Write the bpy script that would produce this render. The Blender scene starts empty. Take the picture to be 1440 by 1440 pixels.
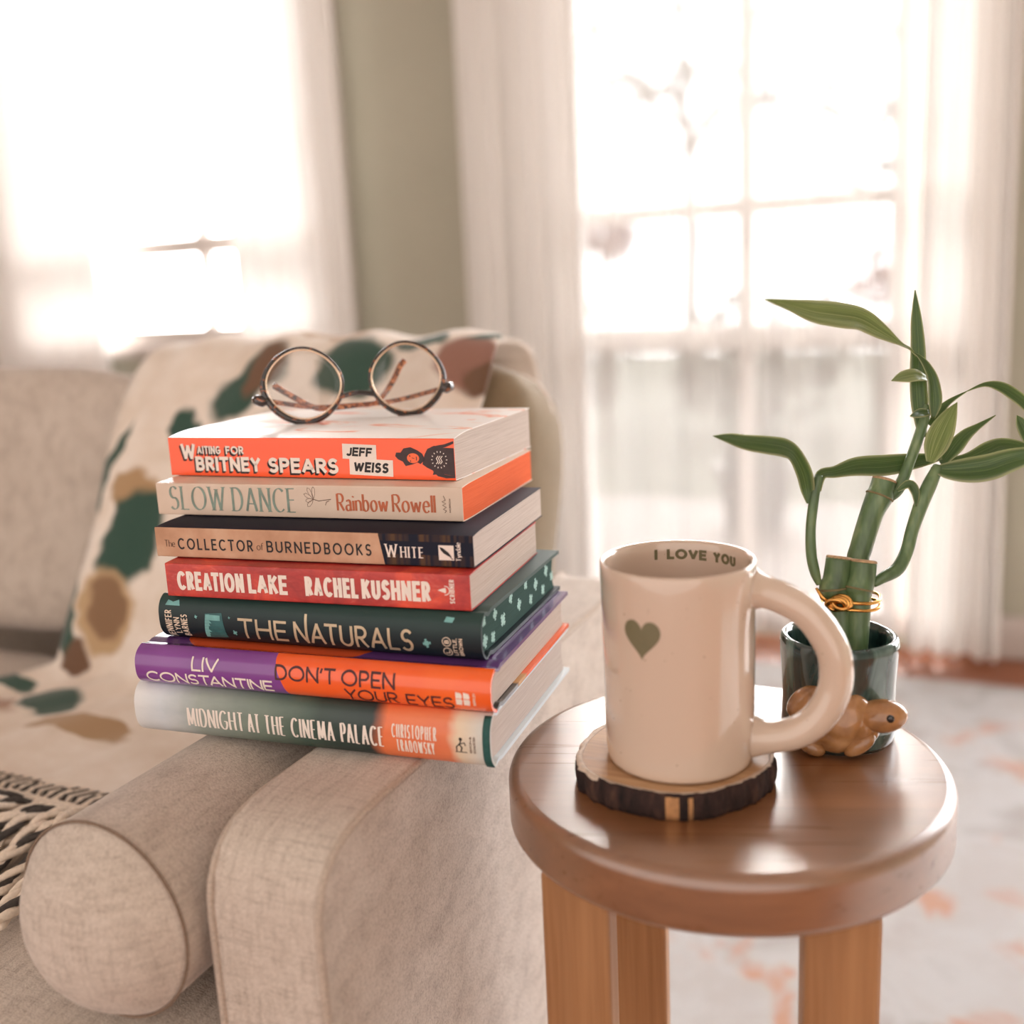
import bpy, bmesh, math, random
from mathutils import Vector, Matrix, noise

random.seed(7)
S = bpy.context.scene
COL = S.collection
PI = math.pi


def lin(c):
    return tuple(((v / 255) / 12.92 if v <= 10 else ((v / 255 + 0.055) / 1.055) ** 2.4) for v in c) + (1.0,)


# ------------------------------------------------------------------ camera
YAW, PITCH, ROLL = math.radians(24.4), math.radians(11.9), math.radians(2.7)
fw = Vector((-math.sin(YAW) * math.cos(PITCH), math.cos(YAW) * math.cos(PITCH), -math.sin(PITCH)))
rt = Vector((math.cos(YAW), math.sin(YAW), 0))
up = rt.cross(fw)
r2 = math.cos(ROLL) * rt - math.sin(ROLL) * up
u2 = math.cos(ROLL) * up + math.sin(ROLL) * rt
cd = bpy.data.cameras.new('camera')
cam = bpy.data.objects.new('camera', cd)
COL.objects.link(cam)
cam.matrix_world = Matrix(((r2.x, u2.x, -fw.x, 0), (r2.y, u2.y, -fw.y, 0), (r2.z, u2.z, -fw.z, 0.85), (0, 0, 0, 1)))
cd.sensor_width = 36
cd.lens = 36
cd.clip_start = 0.02
cd.dof.use_dof = True
cd.dof.focus_distance = 0.635
cd.dof.aperture_fstop = 3.0
S.camera = cam

# ------------------------------------------------------------------ world and exposure
W = bpy.data.worlds.new('sky')
S.world = W
W.use_nodes = True
wn, wl = W.node_tree.nodes, W.node_tree.links
wn.clear()
wo = wn.new('ShaderNodeOutputWorld')
bg = wn.new('ShaderNodeBackground')
tc = wn.new('ShaderNodeTexCoord')
mr = wn.new('ShaderNodeMapRange')
mr.inputs[1].default_value = 0.0
mr.inputs[2].default_value = 0.6
dotn = wn.new('ShaderNodeVectorMath')
dotn.operation = 'DOT_PRODUCT'
dotn.inputs[1].default_value = (0.10, 0.995, 0)
ramp = wn.new('ShaderNodeMix')
ramp.data_type = 'RGBA'
ramp.inputs[6].default_value = (1.66, 1.46, 1.33, 1)      # warm fill added from the open side behind the viewer
ramp.inputs[7].default_value = (12.5, 12.5, 12.8, 1)     # bright overcast sky outside the windows
wl.new(tc.outputs['Generated'], dotn.inputs[0])
wl.new(dotn.outputs['Value'], mr.inputs[0])
wl.new(mr.outputs[0], ramp.inputs[0])
wl.new(ramp.outputs[2], bg.inputs[0])
bg.inputs[1].default_value = 1.0
wl.new(bg.outputs[0], wo.inputs[0])
sd_ = bpy.data.lights.new('hazy_sun', 'SUN')
sd_.energy = 19.0
sd_.angle = math.radians(34)
sd_.color = (1, .97, .93)
sun = bpy.data.objects.new('hazy_sun', sd_)
COL.objects.link(sun)
sun.rotation_euler = Vector((0.16, -1, -0.52)).to_track_quat('-Z', 'Y').to_euler()
S.view_settings.view_transform = 'Standard'
S.view_settings.look = 'None'
S.view_settings.gamma = 1
S.view_settings.exposure = 0.0
S.view_settings.use_curve_mapping = False

# ------------------------------------------------------------------ materials
MATS = {}


class NT:
    """small node builder"""

    def __init__(s, name):
        s.m = bpy.data.materials.new(name)
        s.m.use_nodes = True
        s.n, s.l = s.m.node_tree.nodes, s.m.node_tree.links
        s.n.clear()
        s.out = s.n.new('ShaderNodeOutputMaterial')
        s.b = s.n.new('ShaderNodeBsdfPrincipled')
        s.l.new(s.b.outputs[0], s.out.inputs[0])
        s._tc = None
        MATS[name] = s.m

    def tc(s, which='Object'):
        if s._tc is None:
            s._tc = s.n.new('ShaderNodeTexCoord')
        return s._tc.outputs[which]

    def mapping(s, scale=(1, 1, 1), loc=(0, 0, 0), rot=(0, 0, 0), src=None):
        n = s.n.new('ShaderNodeMapping')
        n.inputs[1].default_value = loc
        n.inputs[2].default_value = rot
        n.inputs[3].default_value = scale
        s.l.new(src or s.tc(), n.inputs[0])
        return n.outputs[0]

    def noise(s, scale, detail=4, rough=0.55, vec=None, dist=0.0):
        n = s.n.new('ShaderNodeTexNoise')
        n.inputs['Scale'].default_value = scale
        n.inputs['Detail'].default_value = detail
        n.inputs['Roughness'].default_value = rough
        n.inputs['Distortion'].default_value = dist
        s.l.new(vec or s.tc(), n.inputs['Vector'])
        return n.outputs[0]

    def ramp(s, fac, stops, interp='LINEAR'):
        n = s.n.new('ShaderNodeValToRGB')
        cr = n.color_ramp
        cr.interpolation = interp
        while len(cr.elements) < len(stops):
            cr.elements.new(0.5)
        for e, (p, c) in zip(cr.elements, stops):
            e.position = p
            e.color = c if len(c) == 4 else lin(c)
        s.l.new(fac, n.inputs[0])
        return n.outputs[0]

    def mix(s, fac, a, b, mode='MIX'):
        n = s.n.new('ShaderNodeMix')
        n.data_type = 'RGBA'
        n.blend_type = mode
        for k, v in ((0, fac), (6, a), (7, b)):
            if isinstance(v, (int, float)):
                n.inputs[k].default_value = v
            elif isinstance(v, tuple):
                n.inputs[k].default_value = v if len(v) == 4 else lin(v)
            else:
                s.l.new(v, n.inputs[k])
        return n.outputs[2]

    def math(s, op, a, b=None, clamp=False):
        n = s.n.new('ShaderNodeMath')
        n.operation = op
        n.use_clamp = clamp
        for k, v in ((0, a), (1, b)):
            if v is None:
                continue
            if isinstance(v, (int, float)):
                n.inputs[k].default_value = v
            else:
                s.l.new(v, n.inputs[k])
        return n.outputs[0]

    def axis(s, k, src=None):
        n = s.n.new('ShaderNodeSeparateXYZ')
        s.l.new(src or s.tc(), n.inputs[0])
        return n.outputs[k]

    def maprange(s, v, a, b, c=0.0, d=1.0):
        n = s.n.new('ShaderNodeMapRange')
        for k, x in ((1, a), (2, b), (3, c), (4, d)):
            n.inputs[k].default_value = x
        s.l.new(v, n.inputs[0])
        return n.outputs[0]

    def bump(s, h, strength=0.3, dist=0.001):
        n = s.n.new('ShaderNodeBump')
        n.inputs['Strength'].default_value = strength
        n.inputs['Distance'].default_value = dist
        s.l.new(h, n.inputs['Height'])
        s.l.new(n.outputs[0], s.b.inputs['Normal'])

    def set(s, color=None, rough=0.5, metal=0.0, spec=0.5, coat=0.0, coat_rough=0.05, sheen=0.0):
        i = s.b.inputs
        if color is not None:
            if isinstance(color, tuple):
                i['Base Color'].default_value = color if len(color) == 4 else lin(color)
            else:
                s.l.new(color, i['Base Color'])
        if isinstance(rough, (int, float)):
            i['Roughness'].default_value = rough
        else:
            s.l.new(rough, i['Roughness'])
        i['Metallic'].default_value = metal
        i['Specular IOR Level'].default_value = spec
        i['Coat Weight'].default_value = coat
        i['Coat Roughness'].default_value = coat_rough
        i['Sheen Weight'].default_value = sheen
        return s.m


def plain(name, c, rough=0.5, metal=0.0, spec=0.5, coat=0.0, var=0.08, scale=60, bump=0.0, sheen=0.0):
    """one colour with a little procedural unevenness"""
    t = NT(name)
    nz = t.noise(scale, 3)
    L = lin(c)
    lo = tuple(v * (1 - var) for v in L[:3]) + (1,)
    hi = tuple(min(1, v * (1 + var)) for v in L[:3]) + (1,)
    t.set(t.ramp(nz, [(0.3, lo), (0.7, hi)]), rough, metal, spec, coat, sheen=sheen)
    if bump:
        t.bump(nz, bump)
    return t.m


def linen(name, base, dark, light, across=0, scale=1.0, bump=0.45):
    """heathered weave: threads both ways, slubs along one axis"""
    t = NT(name)
    a = [900 * scale, 900 * scale, 900 * scale]
    slub = [420 * scale] * 3
    slub[across] = 45 * scale
    n1 = t.noise(1.0, 3, 0.6, t.mapping(tuple(slub)))
    b = [260 * scale] * 3
    b[(across + 1) % 3] = 40 * scale
    b[(across + 2) % 3] = 60 * scale
    n2 = t.noise(1.0, 3, 0.6, t.mapping(tuple(b), (3, 1, 2)))
    n3 = t.noise(1.0, 2, 0.5, t.mapping(tuple(a)))
    big = t.noise(14 * scale, 2)
    c = t.ramp(n1, [(0.30, dark), (0.47, base), (0.62, base), (0.78, light)])
    c = t.mix(0.45, c, t.ramp(n2, [(0.32, dark), (0.5, base), (0.75, light)]))
    c = t.mix(0.3, c, t.ramp(n3, [(0.35, dark), (0.6, light)]))
    c = t.mix(0.2, c, t.ramp(big, [(0.35, base), (0.65, light)]))
    t.set(c, 0.9, spec=0.2, sheen=0.25)
    h = t.math('ADD', n3, t.math('MULTIPLY', n1, 0.8))
    t.bump(h, bump, 0.0008)
    return t.m


def wood(name, base, dark, light, scale=1.0, along=0, rough=0.4, coat=0.0):
    t = NT(name)
    sc = [60 * scale] * 3
    sc[along] = 3.2 * scale
    v = t.mapping(tuple(sc))
    n1 = t.noise(1.0, 5, 0.6, v, 0.6)
    sc2 = [420 * scale] * 3
    sc2[along] = 12 * scale
    n2 = t.noise(1.0, 3, 0.6, t.mapping(tuple(sc2)))
    c = t.ramp(n1, [(0.3, dark), (0.5, base), (0.72, light)])
    c = t.mix(0.3, c, t.ramp(n2, [(0.3, dark), (0.6, light)]))
    t.set(c, t.maprange(n2, 0.2, 0.8, rough - 0.06, rough + 0.08), coat=coat, coat_rough=0.3)
    t.b.inputs['Coat IOR'].default_value = 2.0
    t.bump(n2, 0.12, 0.0004)
    return t.m


def pages(name, c1, c2, axis=2):
    """stacked paper edges"""
    t = NT(name)
    sc = [25, 25, 25]
    sc[axis] = 5200
    n = t.noise(1.0, 2, 0.6, t.mapping(tuple(sc)))
    t.set(t.ramp(n, [(0.3, c1), (0.65, c2)]), 0.85, spec=0.2)
    t.bump(n, 0.25, 0.0003)
    return t.m


# ------------------------------------------------------------------ mesh helpers
def link(name, me, mats, parent=None, smooth=False):
    o = bpy.data.objects.new(name, me)
    COL.objects.link(o)
    for m in (mats if isinstance(mats, (list, tuple)) else [mats]):
        me.materials.append(MATS[m] if isinstance(m, str) else m)
    if parent is not None:
        o.parent = parent
    if smooth:
        for p in me.polygons:
            p.use_smooth = True
    return o


def mesh(name, verts, faces, mats, parent=None, smooth=False, idx=None, fix=True):
    me = bpy.data.meshes.new(name)
    me.from_pydata([tuple(v) for v in verts], [], faces)
    if idx:
        for p, i in zip(me.polygons, idx):
            p.material_index = i
    if fix:
        bm = bmesh.new()
        bm.from_mesh(me)
        bmesh.ops.recalc_face_normals(bm, faces=bm.faces)
        bm.to_mesh(me)
        bm.free()
    return link(name, me, mats, parent, smooth)


class G:
    """collects geometry for one mesh"""

    def __init__(s):
        s.v, s.f, s.i = [], [], []

    def add(s, v, f, i=0):
        k = len(s.v)
        s.v += [tuple(p) for p in v]
        s.f += [tuple(a + k for a in q) for q in f]
        s.i += [i] * len(f)

    def box(s, a, b, i=0):
        x0, y0, z0 = a
        x1, y1, z1 = b
        s.add([(x0, y0, z0), (x1, y0, z0), (x1, y1, z0), (x0, y1, z0), (x0, y0, z1), (x1, y0, z1), (x1, y1, z1), (x0, y1, z1)],
              [(0, 3, 2, 1), (4, 5, 6, 7), (0, 1, 5, 4), (1, 2, 6, 5), (2, 3, 7, 6), (3, 0, 4, 7)], i)

    def tube(s, pts, rad, n=12, i=0, cap=True):
        pts = [Vector(p) for p in pts]
        rad = rad if isinstance(rad, (list, tuple)) else [rad] * len(pts)
        t0 = (pts[1] - pts[0]).normalized()
        a = t0.orthogonal().normalized()
        V = []
        for k, p in enumerate(pts):
            t = (pts[min(k + 1, len(pts) - 1)] - pts[max(k - 1, 0)]).normalized()
            a = (a - t * a.dot(t)).normalized()
            b = t.cross(a)
            for j in range(n):
                q = 2 * PI * j / n
                V.append(p + (a * math.cos(q) + b * math.sin(q)) * rad[k])
        F = []
        for k in range(len(pts) - 1):
            for j in range(n):
                F.append((k * n + j, k * n + (j + 1) % n, (k + 1) * n + (j + 1) % n, (k + 1) * n + j))
        if cap:
            F.append(tuple(range(n - 1, -1, -1)))
            F.append(tuple((len(pts) - 1) * n + j for j in range(n)))
        s.add(V, F, i)

    def loop(s, pts, rad, n=10, i=0):
        """closed tube"""
        pts = [Vector(p) for p in pts]
        N = len(pts)
        rad = rad if isinstance(rad, (list, tuple)) else [rad] * N
        c = sum(pts, Vector()) / N
        V, F = [], []
        for k, p in enumerate(pts):
            t = (pts[(k + 1) % N] - pts[k - 1]).normalized()
            a = (p - c)
            a = (a - t * a.dot(t)).normalized()
            b = t.cross(a)
            for j in range(n):
                q = 2 * PI * j / n
                V.append(p + (a * math.cos(q) + b * math.sin(q)) * rad[k])
        for k in range(N):
            for j in range(n):
                k2 = (k + 1) % N
                F.append((k * n + j, k * n + (j + 1) % n, k2 * n + (j + 1) % n, k2 * n + j))
        s.add(V, F, i)

    def lathe(s, prof, n=64, i=0, warp=None, close=True):
        V, F = [], []
        for r, z in prof:
            for j in range(n):
                q = 2 * PI * j / n
                rr = r * (warp(q, z) if warp else 1)
                V.append((rr * math.cos(q), rr * math.sin(q), z))
        for k in range(len(prof) - 1):
            for j in range(n):
                F.append((k * n + j, k * n + (j + 1) % n, (k + 1) * n + (j + 1) % n, (k + 1) * n + j))
        if close:
            F.append(tuple(range(n - 1, -1, -1)))
            F.append(tuple((len(prof) - 1) * n + j for j in range(n)))
        s.add(V, F, i)

    def ball(s, c, r, nu=24, nv=14, i=0, rot=None, fn=None):
        c = Vector(c)
        V, F = [], []
        for a in range(nv + 1):
            th = PI * a / nv
            for b in range(nu):
                ph = 2 * PI * b / nu
                d = Vector((math.sin(th) * math.cos(ph), math.sin(th) * math.sin(ph), math.cos(th)))
                k = fn(d) if fn else 1
                p = Vector((d.x * r[0] * k, d.y * r[1] * k, d.z * r[2] * k))
                if rot:
                    p = rot @ p
                V.append(c + p)
        for a in range(nv):
            for b in range(nu):
                F.append((a * nu + b, a * nu + (b + 1) % nu, (a + 1) * nu + (b + 1) % nu, (a + 1) * nu + b))
        s.add(V, F, i)

    def build(s, name, mats, parent=None, smooth=False, fix=True):
        o = mesh(name, s.v, s.f, mats, parent, smooth, s.i, fix)
        return o


def bevel(o, w, seg=3):
    m = o.modifiers.new('bevel', 'BEVEL')
    m.width = w
    m.segments = seg
    m.limit_method = 'ANGLE'
    m.angle_limit = math.radians(40)
    for p in o.data.polygons:
        p.use_smooth = True
    w2 = o.modifiers.new('normals', 'WEIGHTED_NORMAL')
    w2.keep_sharp = True
    return o


def subdiv(o, n=1):
    m = o.modifiers.new('subdivision', 'SUBSURF')
    m.levels = m.render_levels = n
    return o


def empty(name, loc, rz=0.0):
    o = bpy.data.objects.new(name, None)
    COL.objects.link(o)
    o.location = loc
    o.rotation_euler = (0, 0, rz)
    o.empty_display_size = 0.02
    return o


def tag(o, label=None, cat=None, group=None, kind=None):
    if label:
        o['label'] = label
    if cat:
        o['category'] = cat
    if group:
        o['group'] = group
    if kind:
        o['kind'] = kind
    return o


def spline(pts, n=6):
    """Catmull-Rom through tuples of any length"""
    out = []
    P = [pts[0]] + list(pts) + [pts[-1]]
    for k in range(1, len(P) - 2):
        for j in range(n):
            t = j / n
            a, b, c, d = P[k - 1], P[k], P[k + 1], P[k + 2]
            out.append(tuple(0.5 * (2 * b[q] + (c[q] - a[q]) * t + (2 * a[q] - 5 * b[q] + 4 * c[q] - d[q]) * t * t + (3 * b[q] - a[q] - 3 * c[q] + d[q]) * t ** 3) for q in range(len(b))))
    out.append(tuple(pts[-1]))
    return out


# ------------------------------------------------------------------ stroke lettering
def arc(cx, cy, rx, ry, a0, a1, n=14):
    return [(cx + rx * math.cos(math.radians(a0 + (a1 - a0) * k / n)), cy + ry * math.sin(math.radians(a0 + (a1 - a0) * k / n))) for k in range(n + 1)]


GL = {
    'A': (.78, [[(0, 0), (.39, 1)], [(.39, 1), (.78, 0)], [(.14, .32), (.64, .32)]]),
    'B': (.6, [[(0, 0), (0, 1)], [(0, 1), (.3, 1)] + arc(.3, .76, .25, .24, 90, -90) + [(0, .52)], [(0, .52), (.33, .52)] + arc(.33, .26, .27, .26, 90, -90) + [(0, 0)]]),
    'C': (.78, [arc(.45, .5, .45, .5, 48, 312, 24)]),
    'D': (.72, [[(0, 0), (0, 1)], [(0, 1), (.25, 1)] + arc(.25, .5, .47, .5, 90, -90, 20) + [(0, 0)]]),
    'E': (.52, [[(0, 0), (0, 1)], [(0, 1), (.52, 1)], [(0, .52), (.46, .52)], [(0, 0), (.52, 0)]]),
    'F': (.5, [[(0, 0), (0, 1)], [(0, 1), (.5, 1)], [(0, .5), (.43, .5)]]),
    'G': (.84, [arc(.46, .5, .46, .5, 48, 330, 24) + [(.86, .46)], [(.86, .46), (.52, .46)]]),
    'H': (.68, [[(0, 0), (0, 1)], [(.68, 0), (.68, 1)], [(0, .52), (.68, .52)]]),
    'I': (.0, [[(0, 0), (0, 1)]]),
    'J': (.42, [[(.42, 1), (.42, .26)] + arc(.2, .24, .22, .24, 0, -150, 10)]),
    'K': (.62, [[(0, 0), (0, 1)], [(.6, 1), (.02, .44)], [(.2, .58), (.62, 0)]]),
    'L': (.48, [[(0, 0), (0, 1)], [(0, 0), (.48, 0)]]),
    'M': (.86, [[(0, 0), (.06, 1)], [(.06, 1), (.43, .1)], [(.43, .1), (.8, 1)], [(.8, 1), (.86, 0)]]),
    'N': (.7, [[(0, 0), (0, 1)], [(0, 1), (.7, 0)], [(.7, 0), (.7, 1)]]),
    'O': (.96, [arc(.48, .5, .48, .5, 90, 450, 32)]),
    'P': (.56, [[(0, 0), (0, 1)], [(0, 1), (.28, 1)] + arc(.28, .74, .28, .26, 90, -90) + [(0, .48)]]),
    'R': (.6, [[(0, 0), (0, 1)], [(0, 1), (.28, 1)] + arc(.28, .74, .28, .26, 90, -90) + [(0, .48)], [(.24, .48), (.6, 0)]]),
    'S': (.56, [arc(.29, .745, .26, .255, 35, 265, 14) + arc(.27, .26, .28, .26, 80, -145, 16)]),
    'T': (.64, [[(.32, 0), (.32, 1)], [(0, 1), (.64, 1)]]),
    'U': (.64, [[(0, 1), (0, .32)] + arc(.32, .32, .32, .32, 180, 360, 16) + [(.64, 1)]]),
    'V': (.74, [[(0, 1), (.37, 0)], [(.37, 0), (.74, 1)]]),
    'W': (1.06, [[(0, 1), (.27, 0)], [(.27, 0), (.53, .9)], [(.53, .9), (.79, 0)], [(.79, 0), (1.06, 1)]]),
    'Y': (.7, [[(0, 1), (.35, .48)], [(.7, 1), (.35, .48)], [(.35, .5), (.35, 0)]]),
    '&': (.7, [arc(.28, .78, .2, .22, -40, 220, 14) + [(.7, 0)], [(.44, .62)] + arc(.26, .26, .26, .26, 120, 330, 14) + [(.68, .42)]]),
    "'": (.05, [[(.05, 1), (0, .74)]]),
    ',': (.05, [[(.06, .06), (0, -.16)]]),
    'a': (.46, [arc(.23, .44, .2, .2, 150, 0, 10) + [(.43, .08), (.5, 0)], arc(.2, .17, .2, .17, 60, 330, 14) + [(.43, .2)], [(.43, .34), (.22, .32)]]),
    'b': (.5, [[(0, 0), (0, 1)], arc(.24, .31, .25, .32, 150, -150, 20)]),
    'd': (.5, [[(.5, 0), (.5, 1)], arc(.26, .31, .25, .32, 30, 330, 20)]),
    'e': (.5, [[(.02, .34), (.49, .34)] + arc(.25, .34, .24, .3, 0, 180, 12) + arc(.27, .32, .26, .33, 180, 320, 12)]),
    'f': (.34, [[(.1, 0), (.1, .76)] + arc(.27, .78, .17, .2, 180, 50, 8), [(-.04, .6), (.3, .6)]]),
    'h': (.46, [[(0, 0), (0, 1)], [(0, .4)] + arc(.23, .42, .23, .2, 170, 0, 10) + [(.46, 0)]]),
    'i': (.0, [[(0, 0), (0, .6)], [(-.02, .8), (.02, .88)]]),
    'l': (.0, [[(0, 0), (0, 1)]]),
    'n': (.46, [[(0, 0), (0, .62)], [(0, .4)] + arc(.23, .42, .23, .2, 170, 0, 10) + [(.46, 0)]]),
    'o': (.54, [arc(.27, .31, .27, .32, 90, 450, 24)]),
    'w': (.8, [[(0, .62), (.2, 0)], [(.2, 0), (.4, .56)], [(.4, .56), (.6, 0)], [(.6, 0), (.8, .62)]]),
    'y': (.48, [[(0, .62), (.25, .02)], [(.48, .62), (.2, -.22), (.04, -.26)]]),
    'r': (.3, [[(0, 0), (0, .62)], [(0, .38)] + arc(.2, .4, .18, .2, 170, 50, 8)]),
}


def stroke_quads(pts, t, thin=None, nib=15, ext=0.0):
    """ribbon along a polyline; thin = thickness of strokes across the nib"""
    P = [Vector(p) for p in pts]
    Q = [P[0]]
    for p in P[1:]:
        if (p - Q[-1]).length > 1e-6:
            Q.append(p)
    P = Q
    closed = (P[0] - P[-1]).length < 1e-5 and len(P) > 4
    if closed:
        P = P[:-1]
    N = len(P)
    L, R = [], []
    for k in range(N):
        if closed:
            d0, d1 = (P[k] - P[k - 1]).normalized(), (P[(k + 1) % N] - P[k]).normalized()
        else:
            d0 = (P[k] - P[k - 1]).normalized() if k > 0 else (P[1] - P[0]).normalized()
            d1 = (P[k + 1] - P[k]).normalized() if k < N - 1 else d0
        d = (d0 + d1)
        d = d.normalized() if d.length > 1e-4 else d0
        n = Vector((-d.y, d.x))
        w = t
        if thin is not None:
            a = math.atan2(d.y, d.x) - math.radians(nib)
            w = thin + (t - thin) * abs(math.sin(a)) ** 1.3
        c = max(0.6, d.dot(d1))
        p = P[k]
        if not closed and k == 0:
            p = p - d * ext
        if not closed and k == N - 1:
            p = p + d * ext
        L.append(p + n * w / 2 / c)
        R.append(p - n * w / 2 / c)
    out = []
    rng = N if closed else N - 1
    for k in range(rng):
        a, b = k, (k + 1) % N
        out.append((R[a], R[b], L[b], L[a]))
    return out


def lay_text(txt, u0, u1, v0, v1, t, thin=None, gap=0.16, space=0.42, serif=0.0, big=None, square=False, nib=15):
    """quads (2D) of a word fitted in the box u0..u1, v0..v1 (stroke edges touch the box); t is relative to the height"""
    H = (v1 - v0)
    T = t * H
    h = H - T * (0.9 if thin is None else 0.3)
    # centre-line widths are scaled, the gaps between letters are absolute
    items, wsum, ngap, nspace = [], 0.0, 0, 0
    clear = max(.045, gap - t) * H + (1.3 * serif * H if serif else 0)
    gabs = (T if thin is None else T * .8) + clear
    for k, ch in enumerate(txt):
        if ch == ' ':
            nspace += 1
            continue
        w, st = GL[ch]
        if k and txt[k - 1] + ch in ('TA', 'AT', 'AV', 'VA', 'AY', 'YA', 'LT', 'LY', 'FA', 'PA', 'KY'):
            wsum -= .13
        items.append([w, st, ch, k, wsum, len(items), nspace])
        wsum += w
    edge = T + (1.4 * serif * H if serif else 0)
    sx_ = max(1e-4, (u1 - u0 - edge - (len(items) - 1) * gabs - nspace * space * H) / max(wsum, 1e-6))
    ux = u0 + edge / 2
    quads = []
    for w, st, ch, k, before, ng, nsp in items:
        x_off = ux + before * sx_ + ng * gabs + nsp * space * H
        for s_ in st:
            pts = []
            hh = h * (big.get(k, 1.0) if big else 1.0)
            straight = len(s_) == 2
            if straight and abs(s_[0][0] - s_[1][0]) + abs(s_[0][1] - s_[1][1]) > 1e-6:
                n = 6
                s2 = [(s_[0][0] + (s_[1][0] - s_[0][0]) * j / n, s_[0][1] + (s_[1][1] - s_[0][1]) * j / n) for j in range(n + 1)]
            else:
                s2 = s_
            for x, y in s2:
                pts.append((x_off + x * sx_, v0 + (H - h) / 2 + y * hh))
            fine = [pts[0]]
            for p_, q_ in zip(pts, pts[1:]):
                m_ = max(1, int(math.hypot(q_[0] - p_[0], q_[1] - p_[1]) / (H / 7)))
                fine += [(p_[0] + (q_[0] - p_[0]) * j / m_, p_[1] + (q_[1] - p_[1]) * j / m_) for j in range(1, m_ + 1)]
            pts = [p_ for j, p_ in enumerate(fine) if j == 0 or math.hypot(p_[0] - fine[j - 1][0], p_[1] - fine[j - 1][1]) > 1e-6]
            # corners split into separate strokes
            run = [pts[0]]
            for j in range(1, len(pts)):
                run.append(pts[j])
                if 0 < j < len(pts) - 1:
                    d0 = Vector(pts[j]) - Vector(pts[j - 1])
                    d1 = Vector(pts[j + 1]) - Vector(pts[j])
                    if d0.length > 1e-9 and d1.length > 1e-9 and d0.angle(d1) > math.radians(50):
                        quads += stroke_quads(run, T, None if thin is None else thin * H, nib, T * 0.4 if thin is None else 0)
                        run = [pts[j]]
            horizontal_or_vertical = straight and (abs(s_[0][0] - s_[1][0]) < .02 or abs(s_[0][1] - s_[1][1]) < .02)
            e = 0.0
            if thin is None:
                e = T * (0.45 if horizontal_or_vertical else 0.2)
            quads += stroke_quads(run, T, None if thin is None else thin * H, nib, e)
            if serif and straight and abs(s_[0][0] - s_[1][0]) < .3 * abs(s_[0][1] - s_[1][1]):
                for (x, y) in (pts[0], pts[-1]):
                    if y < v0 + .1 * H or y > v0 + .5 * H:
                        sw, sh = T * .45 + serif * H, (thin or t) * H
                        quads.append((Vector((x - sw, y - sh / 2)), Vector((x + sw, y - sh / 2)), Vector((x + sw, y + sh / 2)), Vector((x - sw, y + sh / 2))))
    return quads


def rot_text(txt, uc0, uc1, v0, v1, **k):
    """lettering turned to read upward: fills u uc0..uc1, v v0..v1"""
    q = lay_text(txt, v0, v1, 0, uc1 - uc0, **k)
    return [tuple(Vector((uc1 - p.y, p.x)) for p in f) for f in q]


def decal(name, quads, surf, mat, parent, lift=0.00016, mm=True, idx=None):
    """flat print on a surface: surf(u, v, lift) -> 3D"""
    k = 0.001 if mm else 1.0
    V, F = [], []
    for n, f in enumerate(quads):
        b = len(V)
        for p in f:
            V.append(surf(p[0] * k, p[1] * k, lift + (n % 7) * 2e-6))
        F.append(tuple(range(b, b + len(f))))
    return mesh(name, V, F, mat, parent, idx=idx, fix=False)


def poly_quads(pts):
    return [tuple(Vector(p) for p in pts)]


def rect(u0, v0, u1, v1, nu=1, nv=1):
    out = []
    for a in range(nu):
        for b in range(nv):
            x0, x1 = u0 + (u1 - u0) * a / nu, u0 + (u1 - u0) * (a + 1) / nu
            y0, y1 = v0 + (v1 - v0) * b / nv, v0 + (v1 - v0) * (b + 1) / nv
            out.append((Vector((x0, y0)), Vector((x1, y0)), Vector((x1, y1)), Vector((x0, y1))))
    return out


def ring_quads(cx, cy, r, t, n=24):
    return stroke_quads(arc(cx, cy, r, r, 0, 360, n), t)


def disc_quads(cx, cy, rx, ry, n=24, rot=0.0):
    c, s = math.cos(rot), math.sin(rot)
    return [tuple(Vector((cx + c * rx * math.cos(2 * PI * k / n) - s * ry * math.sin(2 * PI * k / n), cy + s * rx * math.cos(2 * PI * k / n) + c * ry * math.sin(2 * PI * k / n))) for k in range(n))]


def jigsaw(cx, cy, r, rot=0.0, body=.46, big=.95):
    """outline of a jigsaw piece as one polygon with knobs and a notch"""
    pts = []
    for side in range(4):
        a = rot + side * PI / 2
        ca, sa = math.cos(a), math.sin(a)
        knob = big if side != 2 else big * .7
        for x, y in [(1, -1), (1, -.3), (1 + knob * .35, -.3), (1 + knob * .5, -.62), (1 + knob, -.5), (1 + knob, .5), (1 + knob * .5, .62), (1 + knob * .35, .3), (1, .3)]:
            pts.append(Vector((cx + r * body * (ca * x - sa * y), cy + r * body * (sa * x + ca * y))))
    return [tuple(pts)]



# ================================================================== THE SETTING
YW = 2.45
t = NT('taupe_paint')
n_ = t.noise(3, 3)
t.set(t.ramp(n_, [(0.3, (176, 172, 155)), (0.7, (182, 178, 161))]), 0.85, spec=0.25)
t.bump(t.noise(350, 2), 0.06, 0.0005)
plain('ceiling_paint', (236, 232, 226), 0.9, var=0.01, scale=3)
plain('white_trim', (204, 194, 187), 0.45, var=0.02, scale=20)
wood('dark_floorboards', (140, 80, 52), (104, 56, 36), (166, 100, 66), scale=0.3, along=0, rough=0.35)
plain('porch_boards', (88, 76, 70), 0.7, var=0.06, scale=6)
plain('lawn_green', (70, 80, 62), 0.95, var=0.25, scale=8)

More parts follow.
